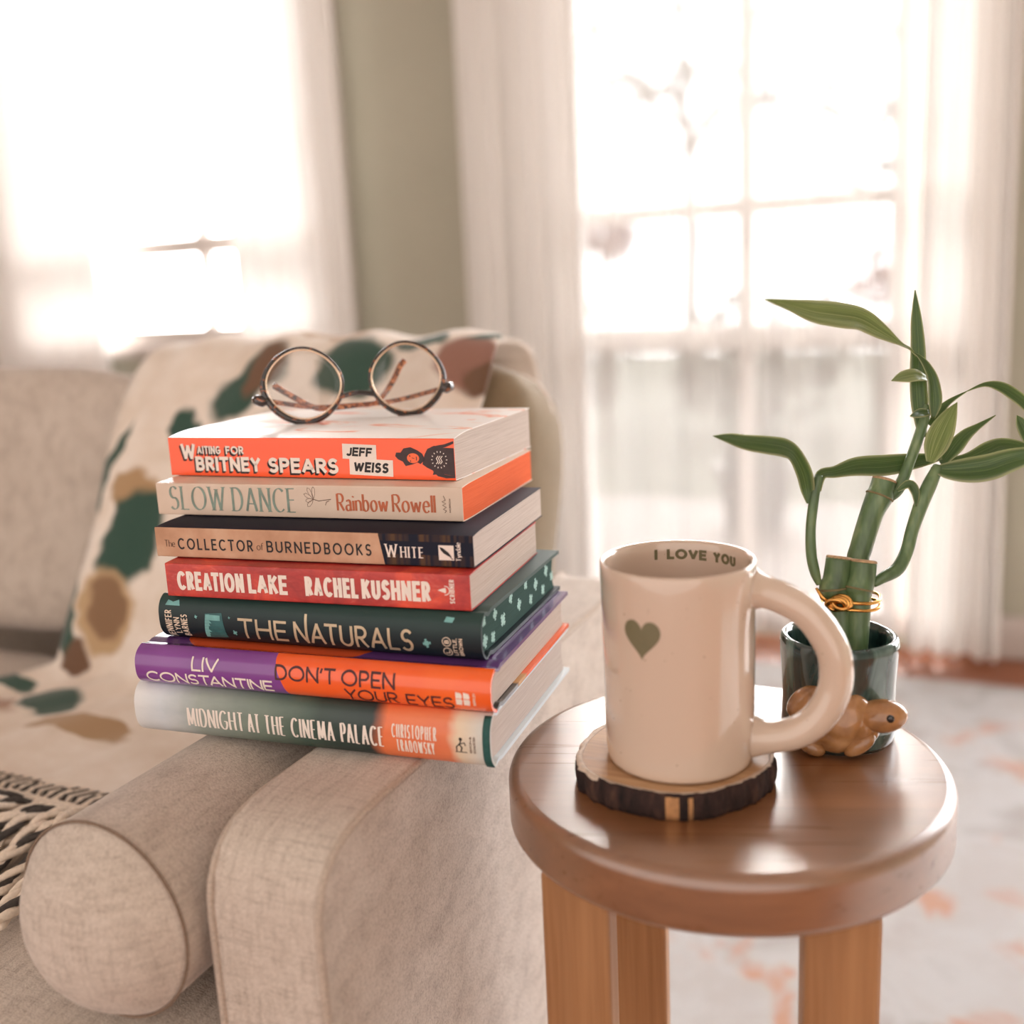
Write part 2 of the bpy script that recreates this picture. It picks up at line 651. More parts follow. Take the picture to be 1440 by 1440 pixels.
# window glass
t = NT('window_glass')
tr = t.n.new('ShaderNodeBsdfTransparent')
gl = t.n.new('ShaderNodeBsdfGlossy')
gl.inputs['Roughness'].default_value = 0.02
mx = t.n.new('ShaderNodeMixShader')
fr = t.n.new('ShaderNodeLayerWeight')
t.l.new(t.math('ADD', t.math('MULTIPLY', t.math('POWER', fr.outputs['Facing'], 5), .7), .04), mx.inputs[0])
t.l.new(tr.outputs[0], mx.inputs[1])
t.l.new(gl.outputs[0], mx.inputs[2])
t.l.new(mx.outputs[0], t.out.inputs[0])
t.n.remove(t.b)

g = G()
g.box((-3.6, -1.7, -0.05), (2.3, YW + 0.15, 0.0))
tag(g.build('floor', 'dark_floorboards'), kind='structure')
g = G()
g.box((-3.6, -1.7, 2.45), (2.3, YW + 0.15, 2.5))
tag(g.build('ceiling', 'ceiling_paint'), kind='structure')

W1 = (-2.80, -1.62, 0.75, 2.1)
W2 = (-0.96, -0.0, 0.03, 2.1)
W3 = (0.3, 2.0, 0.03, 2.1)  # unseen opening, added to throw side light on the sofa arm


def wall_back():
    xs = [-3.6, W1[0], W1[1], W2[0], W2[1], W3[0], W3[1], 2.3]
    zs = [0, W2[2], W1[2], 2.1, 2.45]
    g = G()
    for a in range(7):
        for b in range(4):
            x0, x1, z0, z1 = xs[a], xs[a + 1], zs[b], zs[b + 1]
            cx, cz = (x0 + x1) / 2, (z0 + z1) / 2
            if any(w[0] < cx < w[1] and w[2] < cz < w[3] for w in (W1, W2, W3)):
                continue
            g.box((x0, YW, z0), (x1, YW + 0.12, z1))
    o = g.build('wall_back', 'taupe_paint')
    bm = bmesh.new()
    bm.from_mesh(o.data)
    bmesh.ops.remove_doubles(bm, verts=bm.verts, dist=1e-5)
    bm.to_mesh(o.data)
    bm.free()
    tag(o, kind='structure')


wall_back()
g = G()
g.box((2.3, -1.7, 0), (2.42, YW + 0.12, 2.45))
tag(g.build('wall_right', 'taupe_paint'), kind='structure')
g = G()
g.box((-3.72, -1.7, 0), (-3.6, YW + 0.12, 2.45))
tag(g.build('wall_left', 'taupe_paint'), kind='structure')
for nm, x0, x1 in (('baseboard_back', -3.6, W2[0] - 0.05), ('baseboard_right', W2[1] + 0.05, W3[0] - 0.08)):
    g = G()
    g.box((x0, YW - 0.015, 0), (x1, YW, 0.1))
    tag(bevel(g.build(nm, 'white_trim'), 0.004), kind='structure')


def window(name, w, vert, hor, thick_h=(), mull=(), sill=True):
    """frame in the opening, muntins, panes"""
    x0, x1, z0, z1 = w
    y0, y1 = YW + 0.03, YW + 0.09
    g = G()
    f = 0.05
    g.box((x0, y0 - 0.03, z0), (x0 + f, y1, z1))
    g.box((x1 - f * .5, y0 - 0.03, z0), (x1, y1, z1))
    g.box((x0 + f, y0 - 0.03, z1 - f), (x1 - f * .5, y1, z1))
    g.box((x0 + f, y0 - 0.03, z0), (x1 - f * .5, y1, z0 + f))
    for a, b in mull:
        g.box((a, y0 - 0.01, z0 + f), (b, y1 - 0.002, z1 - f))
    for z, h in thick_h:
        g.box((x0 + f, y0 - 0.005, z - h / 2), (x1 - f * .5, y1 - 0.004, z + h / 2))
    for v in vert:
        g.box((v - 0.016, y0 + 0.012, z0 + f), (v + 0.016, y1 - 0.012, z1 - f))
    for z in hor:
        g.box((x0 + f, y0 + 0.014, z - 0.018), (x1 - f * .5, y1 - 0.014, z + 0.018))
    o = tag(g.build(name, 'white_trim'), kind='structure')
    p = G()
    p.box((x0 + f, y0 + 0.028, z0 + f), (x1 - f * .5, y0 + 0.032, z1 - f))
    p.build('pane', 'window_glass', o)
    if sill:
        s_ = G()
        s_.box((x0 - 0.06, YW - 0.04, z0 - 0.03), (x1 + 0.06, YW + 0.03, z0))
        bevel(s_.build('window_sill', 'white_trim', o), 0.004)
    c = G()
    for a, b in (((x0 - 0.07, z0), (x0, z1 + 0.07)), ((x1, z0), (x1 + 0.07, z1 + 0.07)), ((x0, z1), (x1, z1 + 0.07))):
        c.box((a[0], YW - 0.015, a[1]), (b[0], YW, b[1]))
    c.build('casing', 'white_trim', o)


window('window_1', W1, (-2.1,), (), ((1.04, 0.05),))
window('added_light_window', W3, (1.15,), (1.03,), ((0.73, 0.06),), sill=False)  # added out of view to light the arm side from the right
window('window_2', W2, (-0.497,), (1.03,), ((0.73, 0.06),), ((-0.175, -0.115),), sill=False)

# outside: porch, lawn, hedge, trees
g = G()
g.box((-7, YW + 0.15, -0.12), (6, 4.3, -0.05))
tag(g.build('ground_porch', 'porch_boards'), kind='structure')
g = G()
g.box((-14, 4.3, -0.2), (12, 16, -0.15))
tag(g.build('ground_lawn', 'lawn_green'), kind='structure')

plain('leaf_outside', (62, 80, 62), 0.7, var=0.3, scale=5)
plain('bark_outside', (120, 108, 98), 0.9, var=0.2, scale=20)
plain('red_bloom', (150, 44, 38), 0.8, var=0.2, scale=6)
plain('dark_pot', (34, 42, 42), 0.6, var=0.1, scale=8)


def leaf_cloud(parent, centre, rad, n, size, mat, rng):
    V, F = [], []
    for k in range(n):
        while True:
            d = Vector((rng.uniform(-1, 1), rng.uniform(-1, 1), rng.uniform(-1, 1)))
            if 0.2 < d.length < 1:
                break
        c = Vector(centre) + Vector((d.x * rad[0], d.y * rad[1], d.z * rad[2]))
        a = Vector((rng.uniform(-1, 1), rng.uniform(-1, 1), rng.uniform(-1, 1))).normalized()
        b = a.orthogonal().normalized()
        s_ = size * rng.uniform(.6, 1.3)
        i = len(V)
        V += [c - a * s_, c + b * s_ * .45, c + a * s_, c - b * s_ * .45]
        F.append((i, i + 1, i + 2, i + 3))
    return mesh('foliage', V, F, mat, parent, fix=False)


def tree(loc, h, crowns, label, seed):
    rng = random.Random(seed)
    e = tag(empty('garden_tree', loc), label, 'tree', 'trees in the garden')
    g = G()
    g.tube([(0, 0, 0), (.05, 0, h * .4), (-.03, .05, h * .75), (0, 0, h)], [.07, .055, .04, .018], 10)
    for k in range(7):
        a = rng.uniform(0, 2 * PI)
        z = h * rng.uniform(.3, .85)
        L = rng.uniform(.8, 1.6)
        g.tube([(0, 0, z), (math.cos(a) * L * .5, math.sin(a) * L * .5, z + .25), (math.cos(a) * L, math.sin(a) * L, z + .45)], [.035, .022, .01], 7)
    g.build('trunk', 'bark_outside', e, True)
    for c, r, n in crowns:
        leaf_cloud(e, c, r, n, .10, 'leaf_outside', rng)


tree((-2.3, 9.0, -0.15), 3.6, [((0.1, 0, 3.0), (1.7, 1.2, .9), 230), ((1.3, .3, 2.2), (1.0, .6, .5), 90)], 'garden tree with thin branches seen through the right-hand window', 3)
tree((-6.4, 9.5, -0.15), 3.8, [((0, 0, 3.1), (1.3, 1.2, .9), 260)], 'garden tree faintly seen through the left-hand window', 5)
for x, y, r, lab, sd, mt in ((-2.95, 7.2, (.72, .5, .55), 'low green bush beyond the porch at the left of the right-hand window', 8, 'leaf_outside'), (-1.35, 7.4, (.7, .5, .5), 'low green bush beyond the porch in the middle of the right-hand window', 9, 'leaf_outside'),
                       (-.05, 7.2, (.5, .4, .42), 'green bush beyond the porch at the right of the right-hand window', 10, 'leaf_outside')):
    e = tag(empty('garden_bush', (x, y, -0.15)), lab, 'bush', 'bushes beyond the porch')
    rng = random.Random(sd)
    leaf_cloud(e, (0, 0, r[2]), r, 420, .07, mt, rng)
    g = G()
    for k in range(5):
        a = k * 2 * PI / 5
        g.tube([(0, 0, 0), (math.cos(a) * .15, math.sin(a) * .15, r[2] * .6), (math.cos(a) * .35, math.sin(a) * .3, r[2] * 1.3)], [.02, .015, .006], 6)
    g.build('stem', 'bark_outside', e)
for x, y, z, lab, sd in ((-2.25, 6.6, 1.2, 'reddish blossoming shrub left of the bushes outside', 21), (-.47, 6.4, .85, 'reddish blossoming shrub right of the bushes outside', 22)):
    e = tag(empty('blossom_shrub', (x, y, -0.15)), lab, 'shrub', 'blossoming shrubs outside')
    rng = random.Random(sd)
    leaf_cloud(e, (0, 0, z + .15), (.26, .22, .18), 160, .06, 'red_bloom', rng)
    g = G()
    for k in range(4):
        a = k * PI / 2 + .4
        g.tube([(0, 0, 0), (math.cos(a) * .05, math.sin(a) * .05, z * .5), (math.cos(a) * .14, math.sin(a) * .14, z + .1)], [.018, .013, .006], 6)
    g.build('stem', 'bark_outside', e)
# dark planter on the porch
e = tag(empty('porch_planter', (-.74, 3.9, -0.05)), 'dark planter standing on the porch beyond the right-hand window', 'planter')
g = G()
g.lathe([(.10, 0), (.13, .12), (.15, .2), (.165, .2), (.165, .23), (.14, .23), (.13, .17)], 32)
g.build('pot', 'dark_pot', e, True)
leaf_cloud(e, (0, 0, .28), (.13, .12, .06), 70, .045, 'leaf_outside', random.Random(4))

# ------------------------------------------------------------------ sheer curtains
def voile(name, tr_lo, tr_hi, trans, diff):
    """thin woven cloth: holes, light passing through the threads, light reflected by them"""
    t = NT(name)
    weave = t.noise(1.0, 2, 0.5, t.mapping((700, 700, 90)))
    tl = t.n.new('ShaderNodeBsdfTranslucent')
    tl.inputs[0].default_value = (trans, trans * .98, trans * .97, 1)
    df = t.n.new('ShaderNodeBsdfDiffuse')
    df.inputs[0].default_value = (diff, diff * .97, diff * .94, 1)
    tp = t.n.new('ShaderNodeBsdfTransparent')
    ad = t.n.new('ShaderNodeAddShader')
    m2 = t.n.new('ShaderNodeMixShader')
    t.l.new(t.maprange(weave, .2, .8, tr_lo, tr_hi), m2.inputs[0])
    t.l.new(tl.outputs[0], ad.inputs[0])
    t.l.new(df.outputs[0], ad.inputs[1])
    t.l.new(ad.outputs[0], m2.inputs[1])
    t.l.new(tp.outputs[0], m2.inputs[2])
    t.l.new(m2.outputs[0], t.out.inputs[0])
    t.n.remove(t.b)


voile('sheer_fabric', .12, .20, .032, .6)
voile('gathered_sheer', .0, .015, .058, .88)


def curtain(x0, x1, folds, amp, label, seed, y=2.37, flare=(0, 0), z0=0.02, z1=2.25, mat='gathered_sheer'):
    rng = random.Random(seed)
    nx, nz = folds * 12, 24
    ph = [rng.uniform(-.5, .5) for _ in range(folds + 2)]
    V, F = [], []
    for b in range(nz + 1):
        w = b / nz
        z = z1 + (z0 - z1) * w
        for a in range(nx + 1):
            u = a / nx
            xa, xb = x0 + flare[0] * w, x1 + flare[1] * w
            k = u * folds
            p = ph[int(k)] * (1 - (k % 1)) + ph[int(k) + 1] * (k % 1)
            V.append((xa + (xb - xa) * u + .006 * math.sin(k * 2 * PI * .5 + w * 2), y + amp * math.sin(k * 2 * PI + p * 1.5 + .6 * math.sin(w * 3 + seed)) * (.7 + .5 * w), z))
    for b in range(nz):
        for a in range(nx):
            i = b * (nx + 1) + a
            F.append((i, i + 1, i + nx + 2, i + nx + 1))
    o = mesh('sheer_curtain', V, F, mat, smooth=True, fix=False)
    tag(o, label, 'curtain', 'white sheer curtains')


curtain(-2.95, -2.38, 9, .022, 'white sheer curtain gathered on the left side of the left window', 1, flare=(0.12, 0))
curtain(-1.90, -1.535, 7, .022, 'white sheer curtain gathered on the right side of the left window', 2, flare=(0, 0.06))
curtain(-1.165, -.86, 6, .022, 'white sheer curtain gathered at the left edge of the right window', 3, flare=(0, -.0))
curtain(-.90, -.13, 7, .012, 'thin white sheer curtain hanging flat across the right window', 6, y=2.405, mat='sheer_fabric')
curtain(-.115, .045, 5, .02, 'white sheer curtain gathered at the right edge of the right window', 4, flare=(0, .04))

# ------------------------------------------------------------------ rug
t = NT('rug_pattern')
v0 = t.mapping((1, 1, 1))
n1 = t.noise(5.5, 4, .6, v0, .6)
n2 = t.noise(9, 3, .6, t.mapping((1, 1, 1), (4, 2, 0)), .4)
c = t.ramp(n1, [(0.36, (156, 149, 145)), (0.5, (178, 175, 174)), (0.62, (172, 166, 163))])
c = t.mix(t.maprange(n2, .56, .68, 0, .8), c, (178, 128, 100))
c = t.mix(t.maprange(t.noise(7, 3, .6, t.mapping((1, 1, 1), (9, 5, 1)), .4), .6, .7, 0, .8), c, (150, 134, 130))
t.set(c, 0.95, spec=0.1, sheen=.2)
t.bump(t.noise(500, 2), .5, .002)
g = G()
g.box((-1.6, 0.2, 0.0005), (1.9, 2.24, 0.009))
o = bevel(g.build('rug', 'rug_pattern'), .003)
tag(o, 'pale cream rug with faded rust blotches covering the floor', 'rug')

# ================================================================== SOFA
linen('sofa_linen', (197, 183, 170), (122, 104, 90), (222, 211, 200), across=0)
linen('sofa_linen_along', (197, 183, 170), (122, 104, 90), (222, 211, 200), across=1)
plain('stitch_thread', (128, 108, 92), .9, var=.3, scale=900)
plain('backlit_rim', (226, 212, 200), .9, var=.05, scale=200)  # cushion edge colour, pale to stand for window backlight
plain('piping_thread', (186, 170, 156), .9, var=.2, scale=700, bump=.4)
sofa = tag(empty('sofa', (-1.0, .7, 0)), 'beige linen sofa with narrow square arm beside the round table', 'sofa')
SO = Vector((-1.0, .7, 0))


def loc(p):
    return (p[0] - SO.x, p[1] - SO.y, p[2] - SO.z)


def rbox(name, a, b, mat, parent, r, seg=4):
    g = G()
    g.box(loc(a), loc(b))
    return bevel(g.build(name, mat, parent), r, seg)


rbox('base', (-1.75, .34, .02), (-.356, 1.1, .335), 'sofa_linen', sofa, .015)
rbox('backrest', (-1.75, 1.04, .336), (-.50, 1.15, .765), 'sofa_linen', sofa, .03)
prof = [(.90, .02), (.376, .02), (.374, .30), (.3725, .50), (.3725, .545), (.376, .562), (.384, .5745), (.396, .5825), (.412, .5865), (.43, .588), (.5, .588), (.86, .588), (.88, .586), (.894, .578), (.90, .56)]
XA, XB = -.355, -.285
V, F = [], []
for x in (XA, XB):
    for y, z in prof:
        V.append(loc((x, y, z)))
n_ = len(prof)
F.append(tuple(range(n_)))
F.append(tuple(range(2 * n_ - 1, n_ - 1, -1)))
for k in range(n_):
    k2 = (k + 1) % n_
    F.append((k, k + n_, k2 + n_, k2))
arm = bevel(mesh('arm', V, F, 'sofa_linen', sofa), .004, 3)
for x in (XA + .002, XB - .0005):
    g = G()
    pp = spline([(x, y, z) for y, z in prof[1:]], 4)
    g.tube([loc((p[0], p[1], p[2] - .0026 * max(0, min(1, (p[2] - .5) / .08)))) for p in pp], .0022, 8)
    g.build('piping', 'piping_thread', arm, True)


def cushion(name, size, mat, parent=None, puff=.35, nx=22, ny=16, nz=10, edge=.35):
    """upholstered block: soft box, fuller in the middle; base at z = 0"""
    sx_, sy_, sz_ = size
    bm = bmesh.new()
    bmesh.ops.create_cube(bm, size=2)
    bmesh.ops.subdivide_edges(bm, edges=bm.edges, cuts=11, use_grid_fill=True)
    for v in bm.verts:
        p = v.co.copy()
        e = 7.0
        m_ = max(abs(p.x), abs(p.y), abs(p.z))
        l_ = (abs(p.x) ** e + abs(p.y) ** e + abs(p.z) ** e) ** (1 / e)
        q = p * (m_ / l_)
        bx = (1 - q.y ** 2) * (1 - q.z ** 2)
        by = (1 - q.x ** 2) * (1 - q.z ** 2)
        bz = (1 - q.x ** 2) * (1 - q.y ** 2)
        q = Vector((q.x * (1 - .05 * puff + .08 * puff * bx), q.y * (.8 + .2 * by ** .6 if puff else 1), q.z * (1 - .06 * puff + .06 * puff * bz)))
        nz_ = noise.noise(p * 1.7) * .012
        v.co = Vector((q.x * sx_ / 2 * (1 + nz_), q.y * sy_ / 2 * (1 + nz_), q.z * sz_ / 2 * (1 + nz_) + sz_ / 2))
    me = bpy.data.meshes.new(name)
    bm.to_mesh(me)
    bm.free()
    return link(name, me, mat, parent, True)


o = cushion('seat_cushion', (1.16, .62, .135), 'sofa_linen', puff=.12)
o.location = (-.945, .555, .3362)
tag(o, 'beige linen seat cushion under the bolster and the throw blanket', 'cushion')
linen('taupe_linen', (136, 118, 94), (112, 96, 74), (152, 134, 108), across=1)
for x0, x1, lab in ((-1.56, -.84, 'beige linen back cushion at the left, left of the throw blanket'), (-.82, -.375, 'taupe back cushion with a pale rim painted as window backlight under the throw blanket, behind the books')):
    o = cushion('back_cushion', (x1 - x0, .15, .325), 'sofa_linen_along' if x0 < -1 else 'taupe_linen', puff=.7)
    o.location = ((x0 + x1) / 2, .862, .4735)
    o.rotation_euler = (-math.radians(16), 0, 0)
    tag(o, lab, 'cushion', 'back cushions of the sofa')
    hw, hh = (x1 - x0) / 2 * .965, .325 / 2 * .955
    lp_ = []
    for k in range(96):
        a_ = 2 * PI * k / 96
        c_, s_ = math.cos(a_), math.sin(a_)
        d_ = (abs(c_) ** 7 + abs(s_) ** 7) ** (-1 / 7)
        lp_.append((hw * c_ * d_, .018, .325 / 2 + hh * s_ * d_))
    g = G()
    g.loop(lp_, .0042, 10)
    g.build('piping', 'backlit_rim', o, True)  # pale edge tube imitates the rim lit by the window behind

# bolster
BX, BZ, BR = -.418, .5291, .0572
bo = tag(empty('bolster', (BX, .36, BZ - BR)), 'beige linen bolster cushion lying along the sofa arm under the books', 'cushion')
g = G()
ringprof = [(.0, -.031), (.012, -.0305), (.024, -.028), (.036, -.0225), (.046, -.014), (.053, -.005), (BR - .0006, .0), (BR, .006), (BR, .05), (BR, .2), (BR, .27), (BR - .002, .335), (.05, .347), (.03, .355), (.0, .358)]
rp2 = spline(ringprof, 3)
rp2 = [(max(0.0002, r), z) for r, z in rp2]
g.lathe(rp2, 72)
o = g.build('body', 'sofa_linen_along', bo, True)
o.rotation_euler = (-PI / 2, 0, 0)
o.location = (0, 0, BR)
g = G()
g.loop([((BR + .0004) * math.cos(2 * PI * k / 90), -.0002, BR + (BR + .0004) * math.sin(2 * PI * k / 90)) for k in range(90)], .0009, 8)
g.build('piping', 'stitch_thread', bo, True)

# ------------------------------------------------------------------ throw blanket
t = NT('throw_print')
uvn = t.n.new('ShaderNodeUVMap')
uvn.uv_map = 'UVMap'
wob = t.n.new('ShaderNodeTexNoise')
wob.inputs['Scale'].default_value = 22
t.l.new(uvn.outputs[0], wob.inputs['Vector'])
vs = t.n.new('ShaderNodeVectorMath')
vs.operation = 'MULTIPLY_ADD'
t.l.new(wob.outputs[1], vs.inputs[0])
vs.inputs[1].default_value = (.045, .045, 0)
t.l.new(uvn.outputs[0], vs.inputs[2])
col = t.ramp(t.noise(18, 3, .6, uvn.outputs[0]), [(0.3, (222, 206, 190)), (0.7, (240, 230, 220))])
GREEN, BROWN, OCH, ROSE = (58, 84, 74), (116, 88, 70), (176, 144, 108), (150, 110, 96)
for x, v, rx, rv, rot, cc in ((-.566, .436, .048, .036, 0, GREEN), (-.69, .455, .03, .05, 40, GREEN), (-.675, .44, .02, .03, 20, BROWN), (-.435, .43, .045, .032, 20, ROSE), (-.415, .45, .022, .022, 0, BROWN),
                              (-.425, .392, .03, .006, -20, GREEN), (-.755, .50, .022, .016, 30, GREEN), (-.838, .55, .009, .05, 10, GREEN), (-.79, .58, .03, .03, 0, OCH), (-.785, .625, .035, .055, 15, GREEN),
                              (-.807, .705, .032, .045, 0, (190, 160, 124)), (-.806, .70, .022, .032, 0, (140, 110, 84)), (-.852, .71, .012, .06, -6, GREEN), (-.835, .76, .02, .02, 0, BROWN),
                              (-.80, .835, .04, .026, 20, GREEN), (-.87, .855, .05, .018, 10, (170, 134, 112)), (-.9, .81, .05, .012, 5, GREEN), (-.72, .875, .06, .016, 0, OCH), (-.65, .55, .05, .06, 30, GREEN), (-.5, .6, .06, .05, 0, OCH),
                              (-.62, .385, .05, .016, 10, OCH), (-.5, .40, .03, .012, 0, GREEN)):
    mp = t.n.new('ShaderNodeMapping')
    mp.vector_type = 'TEXTURE'
    mp.inputs[1].default_value = (x + .0225, v + .0225, 0)
    mp.inputs[2].default_value = (0, 0, math.radians(rot))
    mp.inputs[3].default_value = (rx, rv, 1)
    t.l.new(vs.outputs[0], mp.inputs[0])
    ln = t.n.new('ShaderNodeVectorMath')
    ln.operation = 'LENGTH'
    t.l.new(mp.outputs[0], ln.inputs[0])
    f_ = t.maprange(ln.outputs['Value'], .85, 1.1, 1, 0)
    col = t.mix(f_, col, cc)
t.set(col, .95, spec=.1, sheen=.3)
t.bump(t.noise(1, 2, .5, t.mapping((1200, 1200, 1), src=uvn.outputs[0])), .35, .0008)
plain('fringe_cream', (226, 210, 192), .95, var=.12, scale=300, bump=.3)
plain('fringe_dark', (70, 64, 60), .95, var=.3, scale=300, bump=.3)

path = [(1.166, .60), (1.163, .74), (1.14, .782), (1.06, .792), (.975, .806), (.915, .804), (.875, .765), (.818, .68), (.775, .59), (.744, .51), (.715, .481), (.62, .4785), (.53, .478)]
pp = spline(path, 6)
NV, NU = len(pp), 44
ac = [0]
for k in range(1, NV):
    ac.append(ac[-1] + math.hypot(pp[k][0] - pp[k - 1][0], pp[k][1] - pp[k - 1][1]))
# arc length measured so that the front top of the cushion reads 0.40
k0 = min(range(NV), key=lambda k: abs(pp[k][0] - .915) + abs(pp[k][1] - .804))
off = .40 - ac[k0]
V, F, UV = [], [], []
for k, (y, z) in enumerate(pp):
    kk = ac[k] + off
    x0 = -.85 - .11 * max(0, min(1, (kk - .76) / .1)) + .008 * math.sin(kk * 23)
    x1 = -.425 + .01 * math.sin(kk * 17) - .075 * max(0, min(1, (kk - .72) / .1))
    x1 -= .07 * max(0, min(1, (y - .93) / .1)) if k < NV // 2 else 0
    a, b = pp[max(k - 1, 0)], pp[min(k + 1, NV - 1)]
    ty, tz = b[0] - a[0], b[1] - a[1]
    L_ = math.hypot(ty, tz)
    ny, nz2 = tz / L_, -ty / L_
    for j in range(NU + 1):
        u = j / NU
        x = x0 + (x1 - x0) * u
        w = .0035 * (1 + math.sin(u * 26 + kk * 9)) + .004 * (1 + noise.noise(Vector((x * 9, kk * 9, 0)))) + .002
        V.append((x, y + ny * w, z + nz2 * w))
        UV.append((x, kk))
for k in range(NV - 1):
    for j in range(NU):
        i = k * (NU + 1) + j
        F.append((i, i + 1, i + NU + 2, i + NU + 1))
th = tag(empty('throw_blanket', (-.64, .75, .478)), 'cream throw blanket with dark green and brown leaf print draped over the sofa back', 'blanket')
V = [(x + .64, y - .75, z - .478) for x, y, z in V]
me = bpy.data.meshes.new('cloth')
me.from_pydata(V, [], F)
ul = me.uv_layers.new(name='UVMap')
for lp in me.loops:
    ul.data[lp.index].uv = UV[lp.vertex_index]
cl = link('cloth', me, 'throw_print', th, True)
sm = cl.modifiers.new('thickness', 'SOLIDIFY')
sm.thickness = .003
sm.offset = 1
rng = random.Random(12)
xe0, xe1 = V[(NV - 1) * (NU + 1)][0], V[-1][0]
ye, ze = pp[-1][0] - .75, .0065
# knotted header band then hanging tassels
g = G()
for k in range(90):
    x = xe0 + (xe1 - xe0) * k / 89
    g.tube([(x, ye + .004, ze + .002), (x + .004, ye - .012, ze + .004 + .002 * math.sin(k)), (x - .002, ye - .028, ze + .002)], .0022, 6, k % 2)
    g.tube([(x + .004, ye + .004, ze + .003), (x - .004, ye - .012, ze + .005), (x + .003, ye - .026, ze + .003)], .0018, 6, (k + 1) % 2)
tag(g.build('knotted_border', ['fringe_dark', 'fringe_cream'], th, True), kind='stuff')
NT_ = 78
for k in range(NT_):
    x = xe0 + (xe1 - xe0 - .03) * (k + rng.uniform(.1, .9)) / NT_
    L_ = rng.uniform(.10, .15)
    sw = rng.uniform(-.03, .014)
    hump = rng.uniform(.004, .02)
    pts = [(x, ye - .02, ze + .003), (x + sw * .2 + rng.uniform(-.006, .006), ye - .02 - L_ * .3, ze + hump), (x + sw * .7 + rng.uniform(-.008, .008), ye - .02 - L_ * .65, ze + hump * .5), (x + sw, ye - .02 - L_, ze - .001)]
    sp = spline(pts, 8)
    g = G()
    for s_ in (0, 1):
        tw = [(p[0] + .0022 * math.cos(i * .9 + s_ * PI), p[1], p[2] + .0022 * math.sin(i * .9 + s_ * PI)) for i, p in enumerate(sp)]
        g.tube(tw, [.0027] * (len(tw) - 4) + [.0036, .0036, .003, .002], 6, s_ if k % 2 else 0)
    g.build('tassel', ['fringe_cream', 'fringe_dark'], th, True)

# ================================================================== ROUND TABLE
wood('table_wood', (126, 82, 48), (106, 66, 36), (146, 98, 62), scale=.55, along=0, rough=.3, coat=1.0)
wood('leg_wood', (164, 117, 76), (138, 94, 58), (182, 136, 94), scale=.6, along=2, rough=.5)
TC = Vector((-.1234, .5561, 0))
TZ = .578
tb = tag(empty('side_table', TC), 'small round wooden side table holding the mug and the bamboo', 'table')
R_ = .1267
g = G()
g.lathe([(R_ - .012, TZ - .0345), (R_ - .006, TZ - .034), (R_ - .002, TZ - .0315), (R_, TZ - .0285), (R_, TZ - .027), (R_, TZ - .0075), (R_, TZ - .006), (R_ - .0008, TZ - .0035), (R_ - .0028, TZ - .001), (R_ - .006, TZ), (R_ - .0066, TZ), (R_ - .02, TZ), (.0005, TZ)], 128)
o = g.build('tabletop', 'table_wood', tb, True)
o.rotation_euler = (0, 0, math.radians(18))
view = Vector((TC.x, TC.y, 0)).normalized()
side = Vector((view.y, -view.x, 0))
for k in range(4):
    a = math.radians(-54 - 90 * k)
    p = .098 * (math.cos(a) * side + math.sin(a) * view)
    g = G()
    h = .0185
    g.box((-h, -h, 0), (h, h, TZ - .0346))
    o = bevel(g.build('leg', 'leg_wood', tb), .003, 3)
    o.location = (p.x, p.y, .0095)
    o.data.transform(Matrix.Diagonal((1, 1, (TZ - .0346 - .0095) / (TZ - .0346), 1)))
    o.rotation_euler = (0, 0, math.atan2(side.y, side.x))

# ------------------------------------------------------------------ coaster
t = NT('bark')
n1 = t.noise(1, 4, .65, t.mapping((150, 150, 40)))
t.set(t.ramp(n1, [(0.3, (26, 20, 20)), (0.55, (58, 40, 36)), (0.75, (92, 66, 52))]), .85, spec=.3)
t.bump(n1, 1.0, .003)
plain('bare_bark', (176, 128, 84), .8, var=.3, scale=160, bump=.4)
wood('coaster_wood', (176, 134, 96), (146, 104, 70), (204, 166, 126), scale=1.1, along=0, rough=.5)
plain('cambium', (206, 186, 168), .7, var=.2, scale=200, bump=.4)
CO = empty('coaster', (-.1455, .5275, TZ))
tag(CO, 'round slice of wood with dark bark edge under the mug', 'coaster')
rng = random.Random(5)
NB = 140


def brad(q):
    return .0535 * (1 + .035 * math.sin(2 * q + .6) + .018 * math.sin(5 * q + 1) + .012 * noise.noise(Vector((math.cos(q) * 5, math.sin(q) * 5, 0))))


g = G()
V, F, I = [], [], []
for k in range(NB):
    q = 2 * PI * k / NB
    r = brad(q)
    step = .0016 * noise.noise(Vector((math.cos(q) * 16, math.sin(q) * 16, 3))) + (.0006 if int(q * 7.3) % 2 else 0)
    ro = r + step
    for rr_, z in ((r - .004, .0004), (ro - .001, 0), (ro, .003), (ro + .0005, .008), (ro - .0002, .0135), (ro - .0012, .0154), (r - .0035, .0150)):
        V.append((rr_ * math.cos(q), rr_ * math.sin(q), z))
m_ = 7
for k in range(NB):
    k2 = (k + 1) % NB
    q = math.degrees(2 * PI * k / NB)
    bare = 279 < q < 286 or 292 < q < 295
    for j in range(m_):
        j2 = (j + 1) % m_
        F.append((k * m_ + j, k2 * m_ + j, k2 * m_ + j2, k * m_ + j2))
        I.append(1 if (bare and 1 <= j <= 3) else (2 if j == 5 or (j == 4 and 150 < q < 235) else 0))
mesh('bark', V, F, ['bark', 'bare_bark', 'cambium'], CO, True, I)
V = [((brad(2 * PI * k / NB) - .0036) * math.cos(2 * PI * k / NB), (brad(2 * PI * k / NB) - .0036) * math.sin(2 * PI * k / NB), z) for z in (.0006, .0149) for k in range(NB)]
F = [tuple(range(NB)), tuple(range(NB, 2 * NB))] + [(k, (k + 1) % NB, NB + (k + 1) % NB, NB + k) for k in range(NB)]
mesh('wood_face', V, F, 'coaster_wood', CO)

